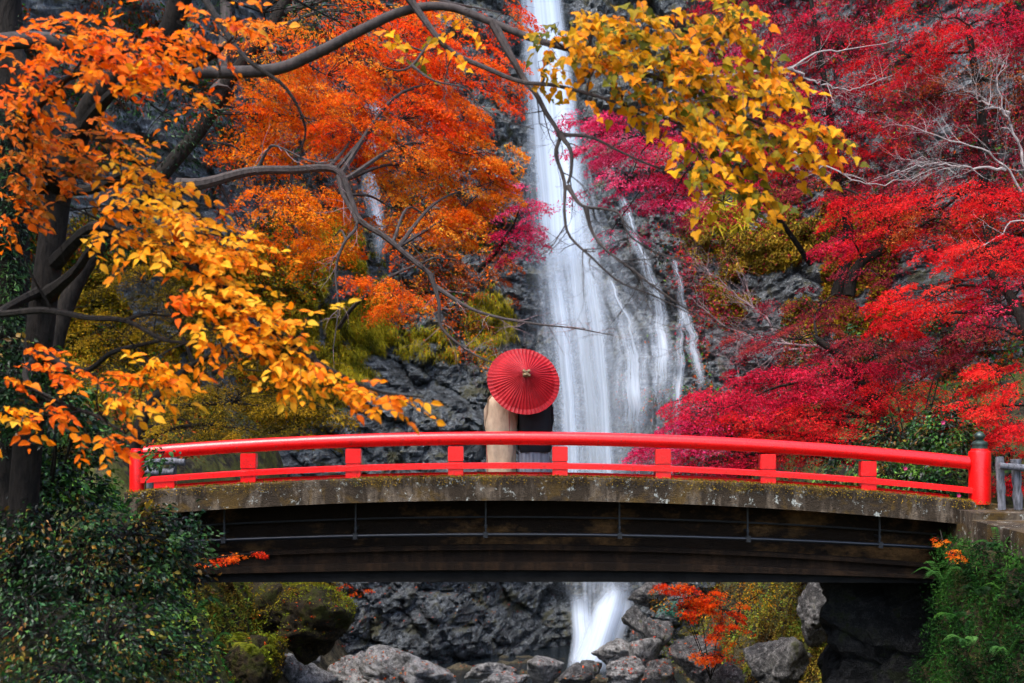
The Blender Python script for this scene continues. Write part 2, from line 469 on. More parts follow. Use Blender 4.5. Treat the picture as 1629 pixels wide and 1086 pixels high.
def ground_z(x, y, det=True):
    fl = np.interp(y, [-20, 3, 8, 16, 34, 48, 70], [-1.7, -1.75, -2.7, -5.4, -7.1, -7.8, -7.8])
    tl = np.interp(y, [0, 10, 22, 30, 42, 60], [-1.7, -1.6, -0.98, -0.7, 0.5, 3])
    tr = np.interp(y, [0, 14, 22, 30, 45, 60], [-1.9, -1.9, -1.6, -0.9, 0.5, 3])
    l0 = np.interp(y, [20, 28], [2.6, 4.7]); l = sst(0, 1, (-x - l0)/3.6)
    x0 = np.interp(y, [0, 24, 30, 45], [6.7, 6.7, 4.5, 5.2]); w = np.interp(y, [24, 30], [0.9, 4.2])
    r = sst(0, 1, (x - x0) / w)
    z = fl + (tl-fl)*l + (tr-fl)*r + 0.5*np.maximum(0, -x-8) + 0.45*np.maximum(0, x-9.5)
    if det:
        rough = np.where((y > 20.8) & (y < 26) & (np.abs(x) > 5.2), 0.15, 1.0) * sst(3, 9, y)
        z = z + rough*(0.45*fbm(x*0.5, y*0.5, 0.3, 4, 60, True) + 0.16*fbm(x*2.1, y*2.1, 0.7, 4, 61))
        sl = np.maximum(l*(1-l), r*(1-r))*4
        wv = 0.6*fbm(x*0.6, y*0.6, 0.1, 3, 62)
        c_, e_, v_ = cells(x*0.9+wv, y*0.9+wv, 0.5+0*x, 63)
        c2_, e2_, v2_ = cells(x*2.3+wv, y*2.3, 0.5+0*x, 66)
        z = z + sst(7, 12, y)*rough*(0.25+0.75*sl)*(0.9*(v_-0.5) - 0.3*np.exp(-e_*8) + 0.35*(v2_-0.5) - 0.12*np.exp(-e2_*8))
    return z
gx = np.concatenate([np.arange(-60, -14, 1.0), np.arange(-14, 14, 0.13), np.arange(14, 61, 1.0)])
gy = np.concatenate([np.arange(-40, 6, 1.0), np.arange(6, 47, 0.14), np.arange(47, 80, 1.0)])
XX, YY = np.meshgrid(gx, gy)
ny_, nx_ = XX.shape
idx = np.arange(ny_*nx_).reshape(ny_, nx_)
quads = np.stack([idx[:-1, :-1], idx[:-1, 1:], idx[1:, 1:], idx[1:, :-1]], -1).reshape(-1, 4)
ground = link('ground', mesh_np('ground', np.stack([XX, YY, ground_z(XX, YY)], -1).reshape(-1, 3), quads, True), M['bank'],
              label='mossy earth and rock banks of the gorge', kind='structure')

def hit(px, py, near=14.0, far=62.0):
    """first point of cliff or ground along the line of sight, from the undetailed surfaces"""
    px = np.asarray(px, float); py = np.asarray(py, float)
    a = (px-CX)/F; b = (HY-py)/F
    Y = np.full(px.shape, far); done = np.zeros(px.shape, bool); isc = np.ones(px.shape, bool)
    for y in np.arange(near, far, 0.4):
        x, z = a*y, b*y
        c = y > cliff_base(x, z); g = (z < ground_z(x, y, False))
        m = (c | g) & ~done
        Y[m] = y; isc[m & g] = False; isc[m & c] = True; done |= m
    lo, hi = Y-0.4, Y.copy()
    for _ in range(7):
        y = (lo+hi)/2; x, z = a*y, b*y
        m = (y > cliff_base(x, z)) | (z < ground_z(x, y, False))
        hi = np.where(m, y, hi); lo = np.where(m, lo, y)
    Y = hi
    P = np.stack([a*Y, Y, b*Y], -1)
    P[isc, 1] = cliff_y(P[isc, 0], P[isc, 2])
    P[~isc, 2] = ground_z(P[~isc, 0], P[~isc, 1])
    return P, isc

# stream in the gorge floor
V = []
sy = np.linspace(14, 50, 40)
for y in sy:
    V += [(-2.6, y, np.interp(y, [14, 34, 48], [-5.2, -6.9, -7.4])), (5.2, y, np.interp(y, [14, 34, 48], [-5.2, -6.9, -7.4]))]
link('stream', mesh_np('stream', np.array(V), np.array([(2*i, 2*i+1, 2*i+3, 2*i+2) for i in range(39)])), M['stream'],
     label='dark stream water between the boulders', kind='structure')

# ------------------------------------------------------------------ waterfall
def water_sheet(rows, mat, parent, off=0.5, nu=14, nv=60, bulge=0.25, name='water_sheet', wob=0.06, cling=False):
    """rows: (py, px_left, px_right); lies just before the rock"""
    rows = np.array(rows, float)
    t = np.linspace(rows[0, 0], rows[-1, 0], nv)
    jw = (3.0 if cling else 0.0)*vn(t*0.045, 3.3, rng.uniform(0, 40), 4) + (2.0 if cling else 0)*vn(t*0.15, 1.3, 0.2, 5)
    Lx = jw + np.interp(t, rows[:, 0], rows[:, 1]); Rx = jw + (2.0 if cling else 0)*vn(t*0.09, 8.8, 0.2, 6) + np.interp(t, rows[:, 0], rows[:, 2])
    V = []; UV = []
    k = rng.uniform(0, 50)
    for i in range(nv):
        for j in range(nu):
            u = j/(nu-1); p = Lx[i] + (Rx[i]-Lx[i])*u
            V.append((p, t[i])); UV.append((u, i/(nv-1)))
    V = np.array(V); UV = np.array(UV)
    Y = np.full(len(V), 50.0)
    for _ in range(12):
        x = (V[:, 0]-CX)/F*Y; z = (HY-V[:, 1])/F*Y
        Y = 0.5*Y + 0.5*(cliff_base(x, z))
    # smooth depth along the fall, so water hangs free of the rock
    if cling:
        for _ in range(14):
            x = (V[:, 0]-CX)/F*Y; z = (HY-V[:, 1])/F*Y
            Y = 0.6*Y + 0.4*cliff_y(x, z)
    Yg = Y.reshape(nv, nu)
    if cling: Yg = np.repeat(Yg.min(1)[:, None], nu, 1)
    Ym = np.minimum.accumulate(Yg, axis=0)
    Ys = np.copy(Ym)
    for _ in range(6): Ys[1:-1] = (Ys[:-2]+Ys[1:-1]+Ys[2:])/3
    Y = Ys.ravel() - off - bulge*np.sin(UV[:, 0]*math.pi) + wob*vn(UV[:, 0]*14+k, UV[:, 1]*5, 0, 9)
    P = np.stack([(V[:, 0]-CX)/F*Y, Y, (HY-V[:, 1])/F*Y], -1)
    idx = np.arange(nv*nu).reshape(nv, nu)
    Fq = np.stack([idx[:-1, :-1], idx[:-1, 1:], idx[1:, 1:], idx[1:, :-1]], -1).reshape(-1, 4)
    return link(name, mesh_np(name, P, Fq, True, uv=np.stack([UV[:, 0], UV[:, 1]], -1)), mat, parent)

fall = thing('waterfall', at(900, 1050, 48), 'tall white waterfall plunging down the dark cliff behind the umbrella', 'waterfall', kind='structure')
water_sheet([(-120, 816, 892), (0, 818, 898), (150, 826, 925), (300, 822, 945), (400, 834, 970), (520, 845, 985), (620, 855, 1000), (720, 862, 1010), (1000, 890, 1010)], M['w_main'], fall, 0.9)
water_sheet([(-120, 822, 890), (0, 824, 894), (180, 832, 922), (330, 836, 940), (450, 845, 960), (560, 855, 972), (720, 872, 985), (1000, 900, 985)], M['w_core'], fall, 1.15)
water_sheet([(-120, 822, 892), (0, 826, 896), (180, 834, 920), (330, 850, 930), (430, 860, 930)], M['w_top'], fall, 1.3)
water_sheet([(200, 815, 945), (330, 820, 965), (430, 830, 1005), (540, 840, 1070), (640, 845, 1100), (760, 855, 1090), (1000, 880, 1020)], M['w_veil'], fall, 0.75, 20)
water_sheet([(380, 915, 945), (520, 935, 965), (640, 948, 974), (820, 952, 984)], M['w_streak'], fall, 1.35)
water_sheet([(390, 858, 895), (520, 876, 912), (640, 888, 922), (820, 892, 930)], M['w_streak'], fall, 1.4)
water_sheet([(300, 815, 960), (400, 825, 1010), (520, 835, 1090), (640, 840, 1125), (760, 850, 1120), (900, 860, 1080)], M['w_mist'], fall, 1.5, 16)
water_sheet([(180, 810, 940), (400, 822, 985), (560, 835, 1030), (760, 850, 1050), (980, 870, 1030)], M['w_mist'], fall, 1.6, 16)
side = [
    [(308, 978, 990), (330, 984, 1004), (380, 996, 1018), (430, 1015, 1040), (480, 1030, 1062), (550, 1032, 1075), (640, 1030, 1080)],
    [(440, 955, 975), (480, 968, 990), (510, 972, 1012), (560, 975, 1030), (620, 975, 1040), (700, 980, 1035)],
    [(410, 1066, 1076), (450, 1072, 1086), (490, 1078, 1096), (520, 1084, 1108), (560, 1092, 1116), (600, 1106, 1124), (622, 1110, 1126)],
    [(490, 1076, 1088), (540, 1072, 1088), (600, 1070, 1092), (680, 1068, 1080)],
    [(545, 1015, 1056), (600, 1012, 1060), (680, 1008, 1056)],
]
for k, rws in enumerate(side):
    water_sheet(rws, M['w_thin'] if k != 4 else M['w_veil'], fall, 0.30, 8, 50, 0.08, cling=True)
water_sheet([(160, 575, 612), (230, 578, 606), (300, 572, 606), (360, 590, 618), (420, 596, 612)], M['w_thin'], thing('side_waterfall', at(595, 430, 44), 'thin white trickle of water on the rock behind the orange maple', 'waterfall', kind='structure'), 0.3, 8, 40, 0.05, cling=True)
# the last cascade between the boulders, seen below the bridge
def cascade(L, R, mat, Y0, Y1, dep, name='cascade_water'):
    nv, nu = 50, 16
    L = spline(np.array(L, float), nv); R = spline(np.array(R, float), nv)
    V = []; UV = []
    for i in range(nv):
        Yc = Y0 + (Y1-Y0)*i/(nv-1)
        for j in range(nu):
            u = j/(nu-1); p = L[i]+(R[i]-L[i])*u
            V.append(at(p[0], p[1], Yc - dep*math.sin(u*math.pi))); UV.append((u, i/(nv-1)))
    idx = np.arange(nv*nu).reshape(nv, nu)
    Fq = np.stack([idx[:-1, :-1], idx[:-1, 1:], idx[1:, 1:], idx[1:, :-1]], -1).reshape(-1, 4)
    link(name, mesh_np(name, np.array(V), Fq, True, uv=np.array(UV)), mat, fall)
cascade([(895, 860), (900, 950), (904, 1000), (900, 1066)], [(1008, 860), (1008, 940), (1000, 1000), (985, 1066)], M['w_veil'], 46, 44.5, 0.3)
cascade([(962, 925), (938, 968), (922, 1012), (896, 1072)], [(1006, 925), (1008, 975), (996, 1015), (985, 1072)], M['w_foam'], 44.6, 43.2, 0.45)
cascade([(968, 935), (946, 968), (934, 1008), (908, 1072)], [(998, 930), (992, 975), (980, 1015), (966, 1072)], M['w_foam'], 44.2, 42.9, 0.35)
cascade([(905, 940), (907, 980), (908, 1015), (900, 1066)], [(940, 940), (942, 985), (946, 1020), (944, 1066)], M['w_foam'], 44.7, 43.4, 0.2)

# ------------------------------------------------------------------ bridge
XA = -0.145
def camber(x): return -0.0071*(np.asarray(x, float)-XA)**2
def girder_strip(x0, x1, sec, n=40, cam=1.0):
    """sec: list of (y, z) around the section; swept along x following the arch of the deck"""
    mb = MB(); rings = []
    for x in np.linspace(x0, x1, n):
        c = float(camber(x))*cam
        rings.append([(x, y, z+c) for y, z in sec])
    return mb.loft(rings)
def circ(y, z, r, n=14): return [(y+r*math.cos(2*math.pi*k/n), z+r*math.sin(2*math.pi*k/n)) for k in range(n)]

bridge = thing('bridge', (0, 23.4, -2.3), 'arched concrete footbridge with bright red railings crossing the gorge', 'bridge')
ET = -0.57    # top of the edge beam at mid span
girder_strip(-6.15, 7.72, [(21.90, ET-0.385), (21.93, ET-0.02), (21.96, ET), (22.42, ET), (22.42, ET-0.385)], 60).build('edge_beam', M['edge'], bridge)
girder_strip(-6.15, 7.72, [(24.58, ET-0.385), (24.58, ET-0.12), (25.05, ET-0.12), (25.10, ET-0.385)], 40).build('edge_beam', M['edge'], bridge)
girder_strip(-6.15, 7.72, [(22.423, ET-0.33), (22.423, ET-0.13), (24.577, ET-0.13), (24.577, ET-0.33)], 40).build('deck', M['edge'], bridge)
# main beams below the deck, bottom nearly level
def web(y0, y1, ztop, zbot, bulge, name, mat, x0=-6.0, x1=7.4, cam_t=1.0, cam_b=0.1):
    mb = MB(); rings = []
    for x in np.linspace(x0, x1, 60):
        c = float(camber(x)); 
        rings.append([(x, y0, zbot+cam_b*c), (x, y0, ztop+cam_t*c), (x, y1, ztop+cam_t*c), (x, y1, zbot+cam_b*c)])
    return mb.loft(rings).build(name, mat, bridge)
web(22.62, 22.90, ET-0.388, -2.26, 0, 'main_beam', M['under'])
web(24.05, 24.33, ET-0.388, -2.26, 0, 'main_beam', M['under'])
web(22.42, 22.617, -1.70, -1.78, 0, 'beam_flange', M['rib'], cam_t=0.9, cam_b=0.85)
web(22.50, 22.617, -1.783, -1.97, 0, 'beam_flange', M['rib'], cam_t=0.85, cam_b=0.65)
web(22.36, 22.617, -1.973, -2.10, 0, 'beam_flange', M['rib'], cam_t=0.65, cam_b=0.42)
web(22.44, 22.617, -2.103, -2.30, 0, 'beam_flange', M['shade_black'], cam_t=0.42, cam_b=0.05)
for x in np.linspace(-5.2, 6.6, 7):
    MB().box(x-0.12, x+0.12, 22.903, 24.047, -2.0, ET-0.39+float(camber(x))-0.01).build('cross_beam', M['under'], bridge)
# soffit corbels under the overhang, the utility pipes and their hangers
pipe_z = -1.52
girder_strip(-5.6, 6.9, circ(22.28, pipe_z, 0.032, 10), 50, 0.62).build('pipe', M['pipe'], bridge, smooth=True)
girder_strip(-5.6, 6.9, circ(22.50, pipe_z+0.27, 0.016, 8), 50, 0.8).build('cable', M['bracket'], bridge, smooth=True)
for px in (350, 562, 772, 988, 1195, 1408):
    x = (px-CX)/100.0
    c = float(camber(x)); mb = MB()
    mb.box(x-0.013, x+0.013, 22.32, 22.35, pipe_z-0.02+0.62*c, ET-0.386+c)
    mb.box(x-0.035, x+0.035, 22.235, 22.325, pipe_z-0.05+0.62*c, pipe_z+0.045+0.62*c)
    mb.box(x-0.02, x+0.02, 22.31, 22.62, pipe_z+0.1+0.62*c, pipe_z+0.14+0.62*c)
    mb.build('pipe_hanger', M['bracket'], bridge)
# abutments
nn = 44
UU, ZZ = np.meshgrid(np.linspace(0, 1, nn), np.linspace(-7.5, -2.35, nn))
px_ = np.interp(UU, [0, 0.5, 1], [6.3, 5.45, 7.7]); py_ = np.interp(UU, [0, 0.5, 1], [26.8, 22.98, 22.95])
px_ = px_ + (ZZ+2.35)*0.03*(UU < 0.9)
cc, ee, vv = cells(px_*0.9, py_*0.9, ZZ*1.3, 33); dd = 0.5*(vv-0.5) - 0.2*np.exp(-ee*8) + 0.3*fbm(px_*1.2, py_*1.2, ZZ*1.6, 4, 34, True)
V = np.stack([px_ - dd*0.8*(UU < 0.97), py_ - 0.35*dd + 0.25, ZZ], -1).reshape(-1, 3)
idx = np.arange(nn*nn).reshape(nn, nn); Fq = np.stack([idx[:-1, :-1], idx[:-1, 1:], idx[1:, 1:], idx[1:, :-1]], -1).reshape(-1, 4)
nb = len(V); Vb = V.copy(); Vb[:, 0] = 7.9; Vb[:, 1] = 26.8
rim = list(idx[:, 0]) + list(idx[-1, 1:]) + list(idx[-2::-1, -1]) + list(idx[0, -2:0:-1])
Fr = np.array([(rim[k], rim[(k+1) % len(rim)], rim[(k+1) % len(rim)]+nb, rim[k]+nb) for k in range(len(rim))])
link('abutment', mesh_np('abutment', np.vstack([V, Vb]), np.vstack([Fq, Fr])), rock_mat('shade_black_rock', (0.003, 0.003, 0.003), (0.010, 0.010, 0.010), (0.035, 0.034, 0.032), (0.012, 0.016, 0.004), 0.3, 1.5, 0.7, spec=0.2), bridge)  # rock block added to darken the gap; shade is put into its colour
MB().box(6.5, 7.7, 22.92, 24.04, -2.349, -1.30).build('abutment', M['shade_black'], bridge)
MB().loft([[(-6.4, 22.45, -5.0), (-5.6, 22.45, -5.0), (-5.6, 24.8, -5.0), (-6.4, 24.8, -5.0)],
           [(-6.4, 22.45, -1.22), (-5.7, 22.45, -1.22), (-5.7, 24.8, -1.22), (-6.4, 24.8, -1.22)]]).build('abutment', M['shade_black'], bridge)

def railing(y, first, xl, xr):
    """round handrail, flat middle rail, ground sill and square posts of one side"""
    rb = 0.035
    girder_strip(xl, xr, circ(y, 0.03, 0.108, 18), 60).build('handrail', M['red'], bridge, smooth=True)
    girder_strip(xl-0.05, xr+0.09, [(y-0.10, -0.452), (y-0.10, -0.375), (y-0.07, -0.358), (y+0.05, -0.358), (y+0.07, -0.375), (y+0.07, -0.452)], 60).build('middle_rail', M['red'], bridge)
    girder_strip(xl+0.5, xr-0.3, [(y-0.02, ET+0.002), (y-0.02, ET+0.03), (y+0.03, ET+0.062), (y+0.14, ET+0.062), (y+0.18, ET+0.03), (y+0.18, ET+0.002)], 60).build('ground_sill', M['red'], bridge)
    for px in (395, 562, 725, 891, 1055, 1222, 1382):
        x = (px-CX)/100.0; c = float(camber(x))
        p = MB().box(x-0.122, x+0.122, y-0.085, y+0.115, ET+0.003+c, -0.345+c).build('post', M['red'], bridge, bevel=0.008)
        MB().box(x-0.106, x+0.106, y-0.075, y+0.105, -0.343+c, -0.337+c).build('groove', M['rib_red'], p)
        MB().box(x-0.122, x+0.122, y-0.085, y+0.115, -0.335+c, -0.095+c).build('post_block', M['red'], p, bevel=0.010)
    # short sill block near the end of the rail
    x = -5.53; c = float(camber(x))
    MB().box(x-0.165, x+0.165, y-0.085, y+0.115, ET+0.003+c, ET+0.19+c).build('sill_block', M['red'], bridge, bevel=0.008)
railing(22.06, True, -5.86, 7.28)
def newel(x, y, zb, zt, r, name='newel_post', fin=True):
    h = zt-zb
    p = MB().lathe([(r, zb), (r, zb+h*0.93), (r*0.97, zb+h*0.95), (r*0.80, zb+h*0.965), (r*0.78, zt)], (x, y, 0), 24).build(name, M['red'], bridge, smooth=True)
    if fin:
        k = r/0.175
        prof = [(0.125, 0), (0.125, 0.03), (0.118, 0.034), (0.118, 0.06), (0.128, 0.064), (0.128, 0.09), (0.118, 0.095), (0.112, 0.118), (0.075, 0.128),
                (0.052, 0.145), (0.060, 0.158), (0.085, 0.185), (0.088, 0.21), (0.075, 0.24), (0.045, 0.262), (0.018, 0.275), (0.004, 0.285)]
        MB().lathe([(a*k, zt-0.005+b*k) for a, b in prof], (x, y, 0), 24).build('finial', M['finial'], p, smooth=True)
for yy in (22.06,):
    newel(7.46, yy, -1.02, -0.135, 0.175)
    newel(-5.98, yy, -0.87, -0.13, 0.118, 'end_post', False)
# moss and small weeds along the top of the near edge beam are grown with the other plants

# concrete pedestal that carries the right end, and the fern wall below it
wall = thing('retaining_wall', (7.6, 20.5, -6), 'leaning stone retaining wall under the bridge end, overgrown with ferns', 'wall')
mb = MB(); rings = []
ys = np.linspace(15.5, 22.4, 40); 
V = []; zs = np.linspace(-6.4, -1.62, 36)
XW = np.zeros((40, 36))
for i, y in enumerate(ys):
    for j, z in enumerate(zs):
        x = 6.30 + (z+6.4)/4.8*0.72
        V.append((x, y, z))
V = np.array(V)
c, e, v = cells(V[:, 0]*1.0, V[:, 1]*1.9, V[:, 2]*2.4, 70)
V[:, 0] -= 0.16*(v-0.3) - 0.14*np.exp(-e*7) + 0.10*fbm(V[:, 0]*3, V[:, 1]*3, V[:, 2]*3, 3, 71)
idx = np.arange(40*36).reshape(40, 36)
Fq = np.stack([idx[:-1, :-1], idx[:-1, 1:], idx[1:, 1:], idx[1:, :-1]], -1).reshape(-1, 4)
# close the wall into a solid: back sheet, rim
nb = len(V); Vb = V.copy(); Vb[:, 0] = 8.2
Fb = (Fq + nb)[:, ::-1]
rim = list(idx[:, 0]) + list(idx[-1, 1:]) + list(idx[-2::-1, -1]) + list(idx[0, -2:0:-1])
Fr = np.array([(rim[k], rim[(k+1) % len(rim)], rim[(k+1) % len(rim)]+nb, rim[k]+nb) for k in range(len(rim))])
link('stonework', mesh_np('stonework', np.vstack([V, Vb]), np.vstack([Fq, Fb, Fr])), M['boulder_moss'], wall)
WALLV = V
girder_strip(7.05, 9.2, [(21.2, -1.60), (21.18, -1.12), (21.25, -1.10), (22.40, -1.10), (22.40, -1.60)], 8, 0.0).build('coping', M['edge'], wall)
girder_strip(7.02, 9.2, [(15.5, -1.62), (15.5, -1.36), (21.17, -1.22), (21.17, -1.62)], 8, 0.0).build('coping', M['edge'], wall)

# log fence beside the end post
def log(mb, p, q_, r, n=9):
    P = spline(np.array([p, (np.array(p)+np.array(q_))/2 + rng.normal(0, 0.012, 3), q_]), 8)
    mb.tube(P, r*(1+0.10*rng.standard_normal(8)), n)
fence = thing('log_fence', (7.95, 21.7, -1.1), 'short grey weathered log fence beside the red end post', 'fence')
for px in (1592, 1618, 1650):
    x = (px-CX)/F*21.7
    mb = MB(); log(mb, (x+0.02, 21.7, -1.09), (x-0.02, 21.7, -0.26 if px < 1600 else -0.30), 0.068 if px < 1600 else 0.075, 10)
    mb.build('post', M['log'], fence, smooth=True)
mb = MB(); log(mb, (7.60, 21.56, -0.40), (9.4, 21.56, -0.52), 0.055, 10); mb.build('crossbar', M['log'], fence, smooth=True)

# far path fence seen through the railing at the other end
pf = thing('path_fence', (-5.9, 26.0, -1.0), 'grey horizontal log rails of a path fence seen through the railing gap', 'fence')
for z in (-0.42, -0.60):
    mb = MB(); log(mb, (-7.0, 26.2, z+0.02), (-6.2 if z > -0.5 else -6.4, 26.2, z), 0.065, 9); mb.build('crossbar', M['log'], pf, smooth=True)
for x in (-6.9, -6.45):
    mb = MB(); log(mb, (x, 26.36, -1.3), (x, 26.36, -0.30), 0.07, 9); mb.build('post', M['log'], pf, smooth=True)

# ------------------------------------------------------------------ the couple and their umbrella
def skin_body(name, J, E, mat, parent, sub=2):
    keys = list(J); me = bpy.data.meshes.new(name)
    me.from_pydata([J[k][0] for k in keys], [(keys.index(a), keys.index(b)) for a, b in E], [])
    o = link(name, me, mat, parent)
    m = o.modifiers.new('skin', 'SKIN'); m.use_smooth_shade = True
    for i, k in enumerate(keys):
        r = J[k][1]; me.skin_vertices[0].data[i].radius = (r, r) if np.isscalar(r) else r
    me.skin_vertices[0].data[0].use_root = True
    s = o.modifiers.new('sub', 'SUBSURF'); s.levels = sub; s.render_levels = sub
    return o

def person_body(base, h, parent, lw, rw, lean=0.0):
    """standing figure facing away along +Y; lw, rw: wrist positions in metres for a 1.65 m figure"""
    k = h/1.65; B = np.array(base, float)
    def p(x, y, z): return tuple(B + k*np.array([x + lean*z, y, z]))
    J = {'pelvis': (p(0, 0, .92), .125*k), 'waist': (p(0, .01, 1.08), .11*k), 'chest': (p(0, 0, 1.28), .135*k), 'nape': (p(0, 0, 1.42), .06*k),
         'neck': (p(0, .01, 1.47), .052*k), 'jaw': (p(0, .03, 1.53), .072*k), 'head': (p(0, .015, 1.585), .092*k), 'crown': (p(0, .01, 1.635), .06*k),
         'nose': (p(0, .125, 1.55), .012*k)}
    E = [('pelvis', 'waist'), ('waist', 'chest'), ('chest', 'nape'), ('nape', 'neck'), ('neck', 'jaw'), ('jaw', 'head'), ('head', 'crown'), ('head', 'nose')]
    for s, w, n in ((-1, lw, 'l'), (1, rw, 'r')):
        sh = np.array([s*.165, 0, 1.36]); w = np.array(w, float)
        el = (sh+w)/2 + np.array([s*.06, -.02, -.10])
        J['sh'+n] = (p(*sh), .055*k); J['el'+n] = (p(*el), .042*k); J['wr'+n] = (p(*w), .028*k)
        d = nrm(w-el); side = nrm(np.cross(d, [0, 0, 1])); upv = np.cross(side, d)
        pm = w + d*.055; J['pa'+n] = (p(*pm), (.036*k, .018*k))
        E += [('chest', 'sh'+n), ('sh'+n, 'el'+n), ('el'+n, 'wr'+n), ('wr'+n, 'pa'+n)]
        for f in range(4):
            q0 = pm + d*.035 + upv*(.027-.018*f)
            q1 = q0 + d*(.022+.004*(f in (1, 2))) - s*side*.018
            q2 = q1 - s*side*.022 - d*.004
            J[f'f{f}a'+n] = (p(*q0), .009*k); J[f'f{f}b'+n] = (p(*q1), .0085*k); J[f'f{f}c'+n] = (p(*q2), .0075*k)
            E += [('pa'+n, f'f{f}a'+n), (f'f{f}a'+n, f'f{f}b'+n), (f'f{f}b'+n, f'f{f}c'+n)]
        t0 = w + d*.03 + upv*.035 - s*side*.01; t1 = t0 + d*.02 + upv*.012 - s*side*.02
        J['ta'+n] = (p(*t0), .011*k); J['tb'+n] = (p(*t1), .009*k)
        E += [('wr'+n, 'ta'+n), ('ta'+n, 'tb'+n)]
        J['hip'+n] = (p(s*.085, 0, .86), .09*k); J['kn'+n] = (p(s*.085, .02, .48), .058*k); J['an'+n] = (p(s*.08, -.02, .09), .038*k)
        J['ft'+n] = (p(s*.085, .06, .045), .036*k); J['to'+n] = (p(s*.09, .15, .035), .028*k)
        E += [('pelvis', 'hip'+n), ('hip'+n, 'kn'+n), ('kn'+n, 'an'+n), ('an'+n, 'ft'+n), ('ft'+n, 'to'+n)]
    return skin_body('body', J, E, M['skin'], parent)

def ring(c, rx, ry, n=28, sq=2.3, fold=0.0, ph=0.0):
    R = []
    for j in range(n):
        a = 2*math.pi*j/n; ca, sa = math.cos(a), math.sin(a)
        f = 1 + fold*math.sin(a*5+ph) + 0.6*fold*math.sin(a*9+2*ph) + (1.2*fold*float(vn(a*4.5, c[2]*2.5, ph, 12)) if fold else 0)
        R.append((c[0]+rx*f*math.copysign(abs(ca)**(2/sq), ca), c[1]+ry*f*math.copysign(abs(sa)**(2/sq), sa), c[2]))
    return R

DZ = ET - 0.13
# woman in beige kimono
wx, wy, wz = -0.185, 23.15, DZ
WK = 1.05
woman = thing('person', (wx, wy, wz), 'person in a pale beige kimono seen from behind beneath the red umbrella', 'person')
person_body((wx, wy, wz), 1.68, woman, (-.10, .24, 1.02), (.12, .24, 1.04), 0.02)
mb = MB()
mb.loft([ring((wx+dx, wy+dy, wz+z*WK), rx, ry, 36, 2.3, fo, ph) for z, rx, ry, dx, dy, fo, ph in
         [(0.03, .235, .17, 0, 0, .075, 0), (0.14, .232, .167, 0, 0, .07, .15), (0.25, .235, .165, 0, 0, .065, .3), (0.38, .238, .165, 0, 0, .06, .45), (0.5, .245, .165, 0, 0, .05, .6), (0.62, .25, .168, 0, 0, .03, .75), (0.75, .255, .17, 0, 0, .03, .9), (0.86, .255, .17, 0, 0, .03, 1.0), (0.95, .25, .165, 0, 0, .02, 1.2), (1.1, .225, .15, .01, 0, .02, 1.4),
          (1.22, .225, .15, .012, 0, .0, 0), (1.31, .215, .14, .015, 0, 0, 0), (1.36, .17, .115, .02, 0, 0, 0), (1.40, .095, .085, .02, 0, 0, 0)]])
kim = mb.build('kimono', M['kimono'], woman, smooth=True)
mb = MB()   # overlap seam of the robe down the back, and the hem lining
P = [(wx+0.135+0.006*math.sin(9*z), wy-0.150+0.016*(z > 1.05), wz+z*WK) for z in np.linspace(0.55, 1.2, 12)]
mb.tube(P, 0.006, 5); mb.build('trim', M['trim'], kim); mb = MB(); P = [(wx-0.235+0.01*math.sin(7*z), wy-0.06, wz+z*WK) for z in np.linspace(0.03, 0.62, 10)]; mb.tube(P, 0.006, 5)
mb.build('trim', M['trim'], kim)
def sleeve(name, sh, el, wr, drop, mat, parent):
    """wide hanging kimono sleeve along the arm"""
    sh, el, wr = (np.array(v, float) for v in (sh, el, wr))
    P = spline(np.array([sh, el, wr]), 9); rings = []
    for i, p in enumerate(P):
        t = i/8; d = nrm(P[min(i+1, 8)]-P[max(i-1, 0)]); s = nrm(np.cross(d, [0, 0, 1]))
        dz = 0.10 + (drop-0.10)*sst(0.15, 0.6, t); w = 0.075-0.02*t
        R = []
        for j in range(14):
            a = 2*math.pi*j/14
            zz = math.sin(a); R.append(p + s*w*math.cos(a)*(1+0.12*math.sin(6*zz+i)) + np.array([0, 0, 0.075*zz if zz > 0 else dz*zz]))
        rings.append(R)
    return MB().loft(rings).build(name, mat, parent, smooth=True)
sleeve('sleeve', (wx-.17, wy, wz+1.376), (wx-.225, wy+.06, wz+1.155), (wx-.10, wy+.22, wz+1.071), 0.42, M['kimono'], kim)
sleeve('sleeve', (wx+.19, wy, wz+1.376), (wx+.22, wy+.10, wz+1.155), (wx+.13, wy+.22, wz+1.092), 0.42, M['kimono'], kim)
hx, hy, hz = wx+0.03, wy+0.0, wz+1.622
mb = MB(); mb.loft([ring((hx, hy-0.012*(z < 0.05), hz+z), rx, ry, 20, 2.0) for z, rx, ry in [(-.08, .065, .06), (-.04, .094, .09), (.02, .106, .108), (.07, .098, .100), (.105, .065, .07), (.118, .02, .02)]])
mb.loft([ring((hx, hy-0.115, hz+z), r, r*0.8, 16, 2.0) for z, r in [(-.05, .02), (-.03, .055), (.01, .068), (.05, .05), (.068, .02)]])
mb.build('hair', M['hair'], woman, smooth=True)
MB().lathe([(.085, .005), (.095, .03), (.06, .05)], (wx-.075, wy+.02, wz), 12).build('tabi', M['tabi'], woman, smooth=True)
MB().lathe([(.085, .005), (.095, .03), (.06, .05)], (wx+.085, wy+.02, wz), 12).build('tabi', M['tabi'], woman, smooth=True)

